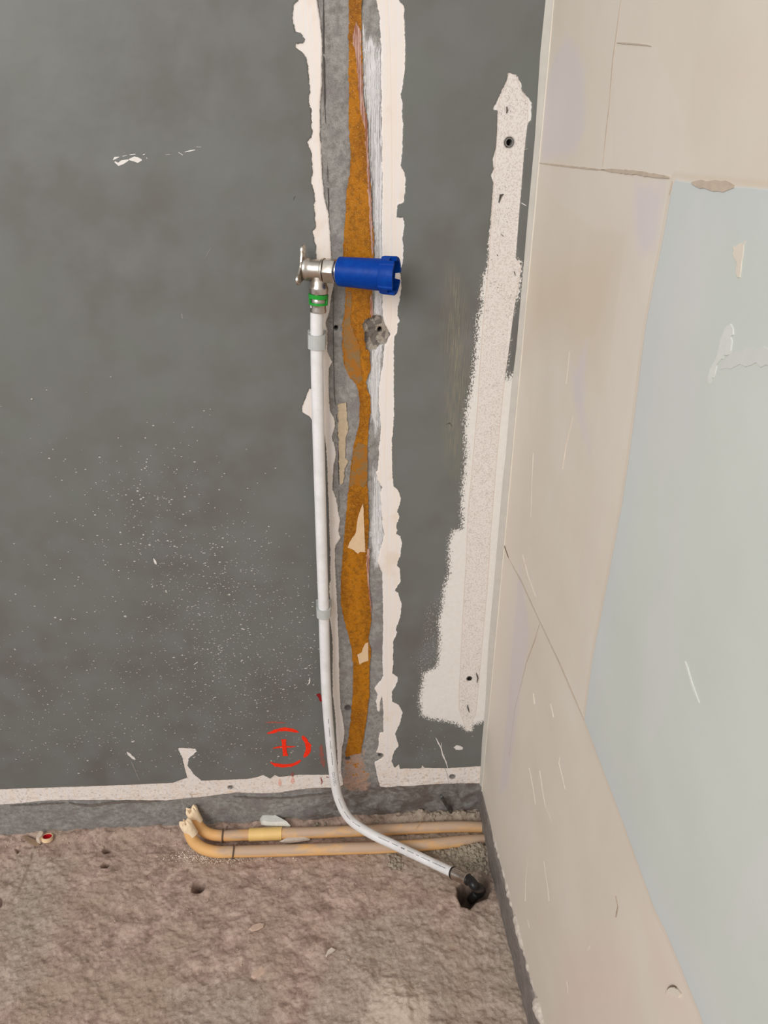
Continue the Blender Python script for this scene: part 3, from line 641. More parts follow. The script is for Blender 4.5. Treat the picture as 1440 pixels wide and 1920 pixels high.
fc = t.mix(t.mr(n3, .45, .62, 0, .8), fc, S(168, 146, 128))
fc = t.mix(t.math('MULTIPLY', t.mr(n4, .55, .7), .6), fc, S(206, 182, 168))
fc = t.mix(t.math('MULTIPLY', t.mr(n4, .42, .32), .5), fc, S(118, 92, 80))
fc = t.mix(t.math('MULTIPLY', t.edge(t.attr('greyz'), n1, .14, .03), .45), fc, t.mix(t.mr(n4, .38, .62), S(150, 140, 126), S(188, 180, 165)))
fc = t.mix(t.math('MULTIPLY', t.attr('corner'), .7), fc, t.mix(t.mr(n4, .35, .65), S(142, 128, 112), S(184, 172, 154)))
fc = t.mix(t.math('MULTIPLY', t.edge(t.attr('pale'), n4, .03, .004), .7), fc, S(206, 188, 170))
fc = t.mix(t.math('MULTIPLY', t.edge(t.attr('pit_dark'), n4, .015, .004), .55), fc, S(84, 66, 54))
fc = t.mix(t.mr(n2, .60, .72, 0, .4), fc, S(200, 184, 168))
fc = t.mix(t.mr(n2, .40, .30, 0, .35), fc, S(96, 78, 68))
fc = t.mix(t.mr(t.voro(130), .10, .06, 0, .6), fc, S(204, 186, 170))
hf = t.math('ADD', t.math('MULTIPLY', n4, .8), t.math('MULTIPLY', n2, .35)); hf = t.math('ADD', hf, t.math('MULTIPLY', n1, .8))
SCREED = t.fin(fc, .95, t.bump(hf, .85, .0034))
floor = grid_mesh('floor', FA, FB, lambda a, b: (a, b, H), SCREED, fa); tag(floor, kind='structure')
def hz(x, y):
    i = int(np.clip(np.searchsorted(FA, x), 1, len(FA)-1)); j = int(np.clip(np.searchsorted(FB, y), 1, len(FB)-1)); return float(H[j, i])

# ================================================================== sweeps and lathes
def catmull(P, n=12):
    P = [np.array(p, float) for p in P]; P = [2*P[0]-P[1]]+P+[2*P[-1]-P[-2]]; out = []
    for i in range(1, len(P)-2):
        p0, p1, p2, p3 = P[i-1:i+3]
        for j in range(n):
            t_ = j/n; out.append(.5*((2*p1)+(-p0+p2)*t_+(2*p0-5*p1+4*p2-p3)*t_**2+(-p0+3*p1-3*p2+p3)*t_**3))
    out.append(P[-2]); return np.array(out)
def frames(C):
    T = np.gradient(C, axis=0); T /= np.linalg.norm(T, axis=1)[:, None]
    N = []; n0 = np.cross(T[0], (0.13, .97, .21)); n0 /= np.linalg.norm(n0)
    for tt in T:
        n0 = n0-tt*np.dot(n0, tt); n0 /= np.linalg.norm(n0); N.append(n0.copy())
    N = np.array(N); return T, N, np.cross(T, N)
def tube(C, R, seg=24, cap=True, rf=None):
    """swept tube; R scalar or per ring; rf(i, a) radial factor"""
    C = np.array(C, float); T, N, Bn = frames(C); n = len(C); R = np.full(n, R) if np.isscalar(R) else np.array(R)
    V = []
    for i in range(n):
        for k in range(seg):
            a = 2*math.pi*k/seg; r = R[i]*(rf(i, a) if rf else 1)
            V.append(C[i]+r*(math.cos(a)*N[i]+math.sin(a)*Bn[i]))
    Fc = [(i*seg+k, i*seg+(k+1) % seg, (i+1)*seg+(k+1) % seg, (i+1)*seg+k) for i in range(n-1) for k in range(seg)]
    if cap: Fc += [tuple(range(seg-1, -1, -1)), tuple((n-1)*seg+k for k in range(seg))]
    return V, Fc
def sweep(name, C, R, mat, seg=24, smooth=True, rf=None, cap=True):
    V, Fc = tube(C, R, seg, cap, rf); return mobj(name, V, Fc, mat, None, smooth)
def lathe(name, p0, d, prof, mat, seg=36, smooth=True, rf=None, closed=False):
    """prof: list of (s along axis, radius) from p0 in direction d"""
    p0 = np.array(p0, float); d = np.array(d, float); d /= np.linalg.norm(d)
    n = np.cross(d, (0, 0, 1)) if abs(d[2]) < .9 else np.cross(d, (0, 1, 0)); n /= np.linalg.norm(n); b = np.cross(d, n)
    V = []; m = len(prof)
    for i, (s_, r) in enumerate(prof):
        for k in range(seg):
            a = 2*math.pi*k/seg; rr = r*(rf(i, a) if rf else 1); V.append(p0+d*s_+rr*(math.cos(a)*n+math.sin(a)*b))
    Fc = [(i*seg+k, i*seg+(k+1) % seg, (i+1)*seg+(k+1) % seg, (i+1)*seg+k) for i in range(m-1) for k in range(seg)]
    if closed: Fc += [((m-1)*seg+k, (m-1)*seg+(k+1) % seg, (k+1) % seg, k) for k in range(seg)]
    else: Fc += [tuple(range(seg-1, -1, -1)), tuple((m-1)*seg+k for k in range(seg))]
    return mobj(name, V, Fc, mat, None, smooth)
def autosmooth(o, deg=35):
    import bmesh
    b = bmesh.new(); b.from_mesh(o.data); bmesh.ops.recalc_face_normals(b, faces=b.faces)
    for e in b.edges:
        if len(e.link_faces) == 2 and e.calc_face_angle(0) > math.radians(deg): e.smooth = False
    for f in b.faces: f.smooth = True
    b.to_mesh(o.data); b.free(); return o

# ================================================================== water pipe
t = NT('white_pipe_plastic', .38, .45)
pc = t.mix(t.mr(t.noise(45, 4, .6), .4, .7), S(232, 230, 229), S(220, 218, 215))
pc = t.mix(t.math('MULTIPLY', t.mr(t.noise(260, 3, .6), .68, .74), .5), pc, S(170, 166, 160))
PIPEM = t.fin(pc, .38, t.bump(t.noise(200, 3), .1, .0005))
t = NT('nickel_brass', .3, .5)
NICK = t.fin(t.mix(t.mr(t.noise(30, 3), .35, .65), S(206, 196, 184), S(190, 182, 172)), t.mr(t.noise(150, 3), .3, .7, .26, .42), t.bump(t.noise(300, 3), .15, .0004), metal=1.0)
t = NT('steel_sleeve', .25, .5)
STEEL = t.fin(t.mix(t.mr(t.noise(40, 3), .35, .65), S(196, 186, 178), S(172, 160, 150)), t.mr(t.noise(150, 3), .3, .7, .2, .34), t.bump(t.noise(120, 3), .15, .0008), metal=1.0)
GREENM = simple('green_indicator_ring', S(28, 150, 48), .35, .1, 60, .1)
t = NT('blue_plastic', .42, .12)
BLUE = t.fin(t.mix(t.mr(t.noise(60, 4, .6), .45, .7), S(0, 56, 142), S(2, 66, 154)), t.mr(t.noise(200, 3), .3, .7, .34, .5), t.bump(t.noise(80, 3), .2, .0008))
BLACK = simple('black_plastic', S(26, 24, 24), .35, .2, 80, .15)
rp = .010
path_px = [(594.5, 560, -.026), (594, 640, -.027), (595, 720, -.027), (597.5, 830, -.027), (600.5, 940, -.027), (604, 1060, -.027), (607, 1147, -.027), (609.5, 1240, -.028), (612.5, 1310, -.031), (619, 1390, -.036), (627, 1460, -.043), (637, 1503, -.050), (657, 1537, -.063), (695, 1563, -.085), (745, 1587, -.108), (800, 1613, -.130)]
C = [Wp(a, b, y) for a, b, y in path_px]
endp = Fp(851, 1637, .052); C.append(endp)
root = empty('water_pipe', (C[0][0], C[0][1], 0)); tag(root, 'white plastic water pipe down the grey wall, with a blue plug at its top end', 'pipe')
Cc = catmull(C, 10)
put(sweep('pipe', Cc, rp, PIPEM, 28), root)
# printing along the pipe
PRINT = simple('grey_print', S(96, 98, 106), .6, .05, 60, 0)
dseg = np.linalg.norm(np.diff(Cc, axis=0), axis=1); sl = np.concatenate([[0], np.cumsum(dseg)])
Tt, Nn, Bb = frames(Cc)
def pipe_at(s_):
    s_ = min(max(s_, 0), sl[-1]-1e-6); i = int(np.searchsorted(sl, s_, 'right')-1); f = (s_-sl[i])/(dseg[i]); i2 = i+1
    c = Cc[i]*(1-f)+Cc[i2]*f; T_ = Tt[i]*(1-f)+Tt[i2]*f; T_ /= np.linalg.norm(T_); return c, T_
def s_of(pxy):         # arc length nearest to a pixel ray
    d = ray(*pxy); d /= np.linalg.norm(d); w = Cc-CAM; dist = np.linalg.norm(w-np.outer(w@d, d), axis=1); return sl[int(np.argmin(dist))]
def on_pipe(s_, h):    # h: offset round the pipe, from the line that faces the room
    c, T_ = pipe_at(s_); out = np.array([.08, -.62, .78])*min(1, max(0, (s_-s1)/.15)) + np.array([.02, -1, .25])*(1-min(1, max(0, (s_-s1)/.15)))
    out = out-T_*np.dot(out, T_); out /= np.linalg.norm(out); sd_ = np.cross(T_, out)
    a = (h)/rp; return c+(rp+.00015)*(math.cos(a)*out+math.sin(a)*sd_)
s1 = s_of((627, 1460))
def text_on_pipe(txt, s0, size, h0, name='printed_word'):
    cu = bpy.data.curves.new('tmp', 'FONT'); cu.body = txt; cu.size = size; cu.resolution_u = 2
    ob = bpy.data.objects.new('tmp', cu); COL.objects.link(ob); dg = bpy.context.evaluated_depsgraph_get()
    me = bpy.data.meshes.new_from_object(ob.evaluated_get(dg)); bpy.data.objects.remove(ob)
    V = [on_pipe(s0+v.co.x, h0+v.co.y*1.0) for v in me.vertices]; Fc = [tuple(p.vertices) for p in me.polygons]
    o = mobj(name, V, Fc, PRINT); put(o, root); return max(v.co.x for v in me.vertices)
text_on_pipe('CONNECT', s_of((621, 1442)), .0080, -.0030)
V = []; Fc = []
def dash(s0, L_, w=.0013, h=-.0008):
    k = max(2, int(L_/.002)+1); b0 = len(V)
    for i in range(k+1):
        s_ = s0+L_*i/k; V.append(on_pipe(s_, h-w/2)); V.append(on_pipe(s_, h+w/2))
    for i in range(k): Fc.append((b0+2*i, b0+2*i+1, b0+2*i+3, b0+2*i+2))
for (a, b), (c_, d_), w in [((610, 1340), (611, 1347), .0014), ((612, 1356), (614, 1378), .0012), ((615, 1384), (617, 1398), .0010), ((618, 1404), (619, 1412), .001), ((620, 1416), (621, 1425), .0014), ((634, 1492), (640, 1512), .001), ((644, 1518), (656, 1532), .0011), ((662, 1537), (670, 1545), .001), ((672, 1547), (677, 1550), .0018), ((710, 1568), (730, 1578), .001), ((734, 1580), (744, 1585), .0012), ((748, 1588), (757, 1592), .0026), ((760, 1594), (773, 1600), .0013), ((776, 1602), (785, 1606), .0013), ((788, 1608), (811, 1619), .0013), ((814, 1620), (819, 1622), .0010), ((822, 1624), (833, 1629), .0014), ((836, 1630), (843, 1633), .0014)]:
    sa = s_of((a, b)); sb = s_of((c_, d_)); s_ = sa
    if sb-sa < .002: sb = sa+.005
    while s_ < sb:
        l_ = rng.uniform(.0014, .0032); dash(s_, min(l_, sb-s_+.0005), w*rng.uniform(.7, 1.1)); s_ += l_+rng.uniform(.0004, .001)
pr = mobj('printed_dashes', V, Fc, PRINT); put(pr, root); tag(pr, kind='stuff')

# --- top: press sleeve, green ring, elbow with wall flange, blue plug
yv = -.026
top = Wp(596.5, 586, yv); e1 = Wp(597.5, 541, yv); ax_up = e1-top; Ls = np.linalg.norm(ax_up)
sl_ = lathe('press_sleeve', top, ax_up, [(0, .0108), (.0006, .0122), (.004, .0124), (.008, .0116), (.012, .0118), (.013, .0122), (.020, .0122), (.021, .0116), (.028, .0118), (.0285, .0138), (.034, .0144), (.036, .0144), (Ls, .0128)], STEEL); autosmooth(sl_, 40); put(sl_, root); tag(sl_, 'steel press sleeve below the elbow fitting')
gr_ = lathe('indicator_ring', top+ax_up/Ls*.012, ax_up, [(0, .0123), (0, .0134), (.0035, .0134), (.0035, .0123)], GREENM, closed=True); autosmooth(gr_); put(gr_, root); gr_.parent = sl_; gr_.matrix_parent_inverse = Matrix()
gr2 = lathe('indicator_ring', top+ax_up/Ls*.0215, ax_up, [(0, .0123), (0, .0146), (.0062, .0154), (.0062, .0123)], GREENM, closed=True, rf=lambda i, a: 1.0 if math.cos(3*a) > -.4 else .95); autosmooth(gr2); gr2.parent = sl_
ud = ax_up/Ls; q1 = np.cross(ud, (0, -1, 0)); q1 /= np.linalg.norm(q1); q2 = np.cross(ud, q1)
for k, a0 in enumerate((-28, 152)):
    V = []; Fc = []
    for i in range(9):
        a = math.radians(a0+i*6.5)
        for s_, r in ((.012, .0123), (.012, .0142), (.026, .0150), (.026, .0123)): V.append(top+ud*s_+r*(math.cos(a)*q1+math.sin(a)*q2))
    for i in range(8): Fc += [(i*4+k2, i*4+(k2+1) % 4, (i+1)*4+(k2+1) % 4, (i+1)*4+k2) for k2 in range(4)]
    Fc += [(0, 1, 2, 3), (35, 34, 33, 32)]
    o = mobj('ring_bridge', V, Fc, GREENM); autosmooth(o); o.parent = sl_
bz = Wp(598, 506, yv)       # centre of the elbow body
bdir = np.array([.945, -.325, -.030]); bdir /= np.linalg.norm(bdir)
def bpt(s_): return bz+bdir*s_
neck = lathe('elbow_neck', e1-ax_up/Ls*.003, ax_up, [(0, .0135), (.002, .0142), (.005, .0142), (.008, .0122), (.016, .0112), (.034, .0112)], NICK); autosmooth(neck, 45); put(neck, root)
body = lathe('elbow_fitting', bpt(-.0215), bdir, [(0, .0150), (.001, .0170), (.004, .0172), (.006, .0160), (.010, .0146), (.026, .0146), (.0262, .0165), (.028, .0172), (.030, .0172)], NICK); autosmooth(body, 40); put(body, root); tag(body, 'nickel elbow fitting with wall flange')
neck.parent = body; neck.matrix_parent_inverse = Matrix()
hexo = lathe('hex_collar', bpt(.0082), bdir, [(0, .0155), (.0018, .0185), (.0175, .0185), (.0195, .0165), (.0196, .0150), (.027, .0150)], NICK, seg=6, smooth=False); hexo.parent = body
import bmesh
bm_ = bmesh.new(); bm_.from_mesh(hexo.data); bmesh.ops.recalc_face_normals(bm_, faces=bm_.faces); bmesh.ops.bevel(bm_, geom=bm_.edges[:], offset=.0009, segments=2, profile=.5, affect='EDGES'); bm_.to_mesh(hexo.data); bm_.free(); autosmooth(hexo, 30)
thr = lathe('threaded_spigot', bpt(.026), bdir, [(0, .0148), (.006, .0148)], NICK); thr.parent = body
# flange with three lugs, seen edge on
n_ = bdir; upv = np.array([0, 0, 1.0])-n_*n_[2]; upv /= np.linalg.norm(upv); sdv = np.cross(n_, upv)
c0 = bpt(-.0235)
def lug(ang, rr=.034, w=.0075, hw=True):
    P = []; d1 = math.cos(ang)*upv+math.sin(ang)*sdv; d2 = -math.sin(ang)*upv+math.cos(ang)*sdv
    out2 = [(.010, -.012), (.022, -w)]
    for k in range(9):
        a = -math.pi/2+math.pi*k/8; out2.append((rr-w+w*math.cos(a), w*math.sin(a)))
    out2 += [(.022, w), (.010, .012)]
    V = []; 
    for off in (-.0013, .0013):
        for u_, v_ in out2: V.append(c0+d1*u_+d2*v_+n_*off)
    n = len(out2); Fc = [tuple(range(n)), tuple(range(2*n-1, n-1, -1))]+[(i, (i+1) % n, n+(i+1) % n, n+i) for i in range(n)]
    o = mobj('mounting_lug', V, Fc, NICK); autosmooth(o, 40); o.parent = body
    s_ = lathe('lug_rim', c0+d1*(rr-w)-n_*.0022, n_, [(0, .0030), (0, .0052), (.0040, .0052), (.0040, .0030)], NICK, closed=True, seg=20); autosmooth(s_); s_.parent = body
for a_ in (math.radians(4), math.radians(118), math.radians(-122)): lug(a_)
disc = lathe('flange_disc', bpt(-.025), bdir, [(0, .0150), (.0006, .0165), (.0030, .0168), (.004, .0150)], NICK); autosmooth(disc); disc.parent = body
# blue test plug: a capped tube with a notched crown, open towards the room
p0 = bpt(.031); Lb = .088; seg = 96
def crown(i, a): return 1.0
prof = [(0, .0040), (0, .0195), (.0012, .0208), (.030, .0215), (.060, .0224), (.0655, .0226), (.066, .0246), (.070, .0256), (Lb, .0262), (Lb, .0212), (.080, .0208), (.040, .0200), (.036, .0040)]
V = []; nn_ = np.cross(bdir, (0, 0, 1)); nn_ /= np.linalg.norm(nn_); b_ = np.cross(bdir, nn_)
notches = [math.radians(x) for x in (52, 172, 292)]
def in_notch(a, w=.20): return any(abs((a-q+math.pi) % (2*math.pi)-math.pi) < w for q in notches)
for i, (s_, r) in enumerate(prof):
    for k in range(seg):
        a = 2*math.pi*k/seg; ss = s_
        if i in (8, 9) and in_notch(a): ss = s_-.0085
        if i == 10 and in_notch(a): ss = .0765
        rr = r
        if i in (6, 7, 8) and not in_notch(a, .20) and in_notch(a, .42): rr = r+.0012
        V.append(p0+bdir*ss+rr*(math.cos(a)*nn_+math.sin(a)*b_))
m = len(prof)
Fc = [(i*seg+k, i*seg+(k+1) % seg, (i+1)*seg+(k+1) % seg, (i+1)*seg+k) for i in range(m-1) for k in range(seg)]
Fc += [tuple(range(seg-1, -1, -1)), tuple((m-1)*seg+k for k in range(seg))]
plug = mobj('test_plug', V, Fc, BLUE); autosmooth(plug, 30); put(plug, root); tag(plug, 'blue plastic plug with a notched open end')

# --- foot: steel press coupling, black elbow going down into the pit
d_end = Tt[-1]
cs = Cc[-1]
cp = lathe('press_coupling', cs-d_end*.004, d_end, [(0, .0106), (.0004, .0122), (.0022, .0126), (.0024, .0116), (.0050, .0116), (.0055, .0124), (.010, .0127), (.012, .0121), (.0165, .0127), (.0185, .0121), (.0235, .0127), (.0262, .0121), (.031, .0127), (.042, .0128), (.0432, .0112)], STEEL); autosmooth(cp, 50); put(cp, root); tag(cp, 'steel press coupling by the floor')
ring = lathe('seal_ring', cs-d_end*.0018, d_end, [(0, .0115), (0, .0129), (.0016, .0129), (.0016, .0115)], BLACK, closed=True); autosmooth(ring); ring.parent = cp
e0 = cs+d_end*.037
eb = catmull([e0, e0+d_end*.010, e0+d_end*.020+np.array([.001, -.004, -.006]), Fp(900, 1668, .014), Fp(890, 1680, -.006), Fp(884, 1686, -.05)], 8)
Rr = np.full(len(eb), .0098); Rr[:4] = .0112
el = sweep('floor_elbow', eb, Rr, BLACK, 28); autosmooth(el, 50); put(el, root); tag(el, 'black plastic elbow going into the floor pit')
rb = lathe('elbow_collar', eb[-17]+0, eb[-14]-eb[-17], [(0, .0098), (0, .0122), (.008, .0122), (.0085, .0112), (.014, .0112), (.014, .0098)], BLACK, closed=True); autosmooth(rb); rb.parent = el

# --- clips
CLIP = simple('grey_clip_plastic', S(184, 186, 182), .45, .05, 60, .1)
def clip(pxy, hh, label, rot=0.0):
    c, T_ = pipe_at(s_of(pxy)); T_ = -T_
    y = np.array([0, 1.0, 0]); y = y-T_*np.dot(y, T_); y /= np.linalg.norm(y); x = np.cross(y, T_); 
    r = empty('pipe_clip', (c[0], 0, c[2])); tag(r, label, 'clip', 'grey clips holding the white pipe')
    outer = []; inner = []
    # open C: flat front, faceted cheeks, ends at the wall base
    ang = np.radians(np.linspace(-222, 42, 12))
    ri, ro = rp+.0007, rp+.0040
    for k, a in enumerate(ang):
        inner.append((ri*math.cos(a), ri*math.sin(a)))
        q = ro/max(math.cos(((a+math.pi/2+math.pi/8) % (math.pi/4))-math.pi/8), .9)
        outer.append((q*math.cos(a), q*math.sin(a)))
    P = outer+inner[::-1]; n = len(P); V = []
    for off in (-hh/2, hh/2):
        for u_, v_ in P: V.append(c+x*u_+y*v_+T_*off)
    m = len(outer); Fc = []
    for i in range(m-1):
        a, b = i, i+1; ia, ib = n-1-i, n-2-i
        Fc += [(a, b, ib, ia), (n+a, n+ia, n+ib, n+b)]
    for i in range(n): Fc.append((i, n+i, n+(i+1) % n, (i+1) % n))
    o = mobj('clip_ring', V, Fc, CLIP); autosmooth(o, 30); put(o, r)
    V = []
    y1 = (-c[1]+.0005)
    for off in (-hh*.55, hh*.55):
        for u_, v_ in ((-.0125, rp+.0018), (.0125, rp+.0018), (.0150, y1), (-.0150, y1)): V.append(c+x*u_+y*v_+T_*off)
    o = mobj('clip_base', V, [(3, 2, 1, 0), (4, 5, 6, 7), (0, 1, 5, 4), (1, 2, 6, 5), (2, 3, 7, 6), (3, 0, 4, 7)], CLIP)
    b2 = bmesh.new(); b2.from_mesh(o.data); bmesh.ops.recalc_face_normals(b2, faces=b2.faces); bmesh.ops.bevel(b2, geom=b2.edges[:], offset=.0008, segments=2, affect='EDGES'); b2.to_mesh(o.data); b2.free(); put(o, r)
clip((594, 643), .0215, 'grey plastic clip on the white pipe just below the steel fitting')
clip((607, 1150), .0185, 'grey plastic clip lower down the white pipe, well above the red mark')

# ================================================================== conduits on the floor
t = NT('orange_beige_conduit', .5, .35)
dust = t.math('MULTIPLY', t.mr(t.attr('top'), .05, .35), t.mr(t.noise(40, 4, .65, v=t.mapv((.35, 1, 1))), .30, .52))
cc = t.mix(t.mr(t.noise(20, 3), .35, .65), S(234, 184, 120), S(224, 172, 112))
cc = t.mix(t.math('MULTIPLY', dust, .85), cc, S(186, 162, 142))
cc = t.mix(t.mr(t.noise(500, 2), .70, .74, 0, .6), cc, S(226, 206, 180))
COND = t.fin(cc, .55, t.bump(t.noise(150, 3), .15, .0006))
SLEEV = simple('pale_yellow_coupling', S(234, 196, 124), .5, .06, 40, .1)
TAPE = simple('crumpled_masking_tape', S(238, 214, 180), .8, .12, 120, .5)
def conduit(pts, label, tipdir, sleeve=None):
    Cn = catmull(pts, 10); r = .0122
    rt = empty('conduit', (Cn[0][0], Cn[0][1], 0)); tag(rt, label, 'conduit', 'orange-beige conduits along the wall foot')
    V, Fc = tube(Cn, r, 24); o = mobj('tube', V, Fc, COND, None, True)
    T_, N_, B_ = frames(Cn); val = []
    for i in range(len(Cn)):
        for k in range(24):
            a = 2*math.pi*k/24; v = math.cos(a)*N_[i]+math.sin(a)*B_[i]; val.append(v[2]*min(1, max(0, (i-35)/20)))
    o.data.attributes.new('top', 'FLOAT', 'POINT').data.foreach_set('value', np.array(val, np.float32)); put(o, rt)
    # crumpled taped end: folded lobes, torn rim
    d = Cn[0]-Cn[2]; d /= np.linalg.norm(d); d = d+np.array(tipdir); d /= np.linalg.norm(d)
    r_ = np.random.default_rng(int(abs(pts[0][0])*1e5)); ph = r_.uniform(0, 6, 4); seg = 44
    n0 = np.cross(d, (0, 1, 0)); n0 /= np.linalg.norm(n0); b0 = np.cross(d, n0); V = []
    prof = [(-.020, .0128), (-.010, .0130), (-.002, .0131), (.004, .0134), (.009, .0132), (.013, .0120), (.016, .0092), (.013, .0060), (.009, .003), (.008, .0004)]
    for i, (s_, rr) in enumerate(prof):
        f = max(0, (i-2)/6)
        for k in range(seg):
            a = 2*math.pi*k/seg
            w = 1+min(f, 1)*(.14*math.sin(3*a+ph[0])+.12*math.sin(7*a+ph[1]+i)+.10*math.sin(11*a+ph[2]))
            h = s_+min(f, 1)*(.0045*math.sin(2*a+ph[3])+.004*math.sin(5*a+ph[1])+.003*math.sin(9*a+ph[0]))
            V.append(Cn[0]+d*h+rr*w*(math.cos(a)*n0+math.sin(a)*b0) if i > 2 else Cn[0]+d*s_+rr*(math.cos(a)*n0+math.sin(a)*b0))
    m = len(prof); Fc = [(i*seg+k, i*seg+(k+1) % seg, (i+1)*seg+(k+1) % seg, (i+1)*seg+k) for i in range(m-1) for k in range(seg)]
    o = mobj('taped_end', V, Fc, TAPE); autosmooth(o, 28); put(o, rt)
    if sleeve:
        s0, s1_ = sleeve; i0 = int(np.argmin(np.linalg.norm(Cn-s0, axis=1))); i1 = int(np.argmin(np.linalg.norm(Cn-s1_, axis=1)))
        dd = Cn[i1]-Cn[i0]; L_ = np.linalg.norm(dd)
        o = lathe('coupling_sleeve', Cn[i0], dd, [(0, .0122), (0, .0142), (L_, .0142), (L_, .0122)], SLEEV, closed=True); autosmooth(o); put(o, rt); tag(o, 'paler yellow coupling sleeve')
    return Cn
zc = .0125
front = [Fp(353, 1552, .062), Fp(358, 1568, .045), Fp(366, 1581, .030), Fp(383, 1592, .018), Fp(408, 1597.5, .014), Fp(440, 1597, zc), Fp(520, 1595, zc), Fp(620, 1592, zc), Fp(720, 1589, zc), Fp(800, 1584, zc), Fp(860, 1578, zc-.003), Fp(915, 1575, .004), Fp(960, 1574, -.004)]
back = [Fp(363, 1528, .062), Fp(368, 1541, .048), Fp(378, 1555, .030), Fp(394, 1564, .019), Fp(416, 1567, .015), Fp(450, 1566, zc+.002), Fp(520, 1563, zc+.002), Fp(620, 1560, zc+.002), Fp(720, 1556, zc+.001), Fp(800, 1552, zc), Fp(860, 1550, zc-.002), Fp(900, 1551, .005), Fp(960, 1553, -.004)]
Cf = conduit(front, 'orange-beige conduit nearer the viewer, its taped end bent up at the left', (-.35, 0, .25))
Cb = conduit(back, 'orange-beige conduit with a paler sleeve, lying closer to the wall', (-.25, 0, .4), (Fp(469, 1565.5, zc), Fp(526, 1563, zc)))
# tie wires
WIRE = simple('rusty_tie_wire', S(112, 92, 78), .7, .25, 200, .5, metal=.3)
def tie(Cn, pxy, label, lean):
    q = Fp(*pxy, zc+.01); i = int(np.argmin(np.linalg.norm(Cn-q, axis=1))); c = Cn[i]; T_ = Cn[i+1]-Cn[i-1]; T_ /= np.linalg.norm(T_)
    up = np.array([0, 0, 1.0]); sd_ = np.cross(T_, up); P = []
    for k in range(-3, 15):
        a = math.radians(-60+k*300/11); P.append(c+.0139*(math.cos(a)*up*1.02+math.sin(a)*sd_)+T_*(lean*math.cos(a)+.0006*k))
    e = P[-1]; P += [e+up*.008+T_*.002, e+up*.013+sd_*.003+T_*.004]
    o = sweep('tie_wire', catmull(P, 4), .0016, WIRE, 8); centre(o); tag(o, label, 'wire', 'rusty wire ties round the conduits')
tie(Cb, (414, 1566), 'rusty tie wire looped round the conduit closer to the wall', .002)
tie(Cf, (434, 1597), 'rusty tie wire looped round the conduit nearer the viewer', .004)

# ================================================================== loose bits
def shard(name, pts, z0, h, mat, sd=1, tilt=(0, 0)):
    """irregular flat chunk from a floor outline (pixels at height z0)"""
    P = [Fp(a, b, z0) for a, b in pts]; c = np.mean(P, axis=0); r = np.random.default_rng(sd); V = []; n = len(P)
    for lv, (f, zz_) in enumerate(((.92, 0), (1.0, h*.45), (.80, h))):
        for i, p in enumerate(P):
            q = c+(p-c)*f; V.append((q[0], q[1], z0-h*.5+zz_+tilt[0]*(p[0]-c[0])+tilt[1]*(p[1]-c[1])+r.normal(0, h*.08)))
    Fc = [(lv*n+i, lv*n+(i+1) % n, (lv+1)*n+(i+1) % n, (lv+1)*n+i) for lv in (0, 1) for i in range(n)]
    Fc += [tuple(range(n-1, -1, -1)), tuple(2*n+i for i in range(n))]
    o = mobj(name, V, Fc, mat); autosmooth(o, 25); return centre(o)
GYP = simple('white_plaster_chunk', S(222, 220, 212), .85, .08, 120, .5)
GYP2 = simple('dusty_plaster_chunk', S(206, 192, 178), .9, .1, 120, .5)
STONE = simple('pale_rubble', S(212, 192, 174), .9, .12, 150, .6)
MORT = simple('floor_mortar_lump', S(166, 144, 128), .95, .15, 150, .8)
o = shard('plaster_shard', [(487,1535),(490,1527),(496,1523),(506,1524),(516,1530),(528,1538),(545,1550),(524,1549),(505,1548),(490,1545)], .018, .016, GYP, 3, (.05, -.05)); tag(o, 'white wedge-shaped plaster shard between the wall foot and the conduit sleeve', 'shard')
o = shard('plaster_shard', [(524,1577),(535,1572),(552,1571),(575,1569),(582,1573),(560,1577),(545,1579),(530,1579)], .012, .008, GYP2, 4); tag(o, 'thin pale plaster sliver lying between the two conduits', 'shard')
o = shard('rubble_stone', [(70,1572),(72,1565),(78,1561),(84,1564),(80,1572),(74,1578),(68,1576)], .017, .018, STONE, 5); tag(o, 'small pale rounded stone beside the red plastic cap', 'stone')
WOOD = simple('cardboard_scrap', S(138, 114, 92), .9, .12, 80, .4)
o = shard('cardboard_scrap', [(41,1568),(48,1568),(60,1572),(73,1577),(75,1583),(67,1586),(58,1582),(48,1576)], .009, .004, WOOD, 6, (-.05, .1)); tag(o, 'brown flat scrap lying left of the red plastic cap', 'scrap')
# plastic cap: cream ring, red inside
CREAM = simple('cream_plastic', S(236, 204, 164), .45, .05, 60, .1); REDC = simple('red_plastic', S(182, 18, 34), .4, .1, 60, .1)
cpx = Fp(89.5, 1575, .008); rt = empty('plastic_cap', (cpx[0], cpx[1], hz(cpx[0], cpx[1]))); tag(rt, 'small round plastic cap, cream outside and red inside, on the floor by the wall', 'cap')
dr = ray(89.5, 1575); dr = dr/np.linalg.norm(dr); cu_ = RM[:, 1]-dr*np.dot(RM[:, 1], dr); cu_ /= np.linalg.norm(cu_); dcap = .84*cu_-.54*dr; pb = np.array([cpx[0], cpx[1]-.002, hz(cpx[0], cpx[1])+.003])
o = lathe('rim', pb, dcap, [(0, .0108), (.0012, .0118), (.010, .0118), (.010, .0098), (.0002, .0095)], CREAM, closed=True); autosmooth(o); put(o, rt)
o = lathe('red_lining', pb+dcap*.0006, dcap, [(0, .0096), (.0085, .0099), (.0085, .0090), (.0030, .0088), (.0028, .0005)], REDC); autosmooth(o); put(o, rt); tag(o, 'red inside of the cap')
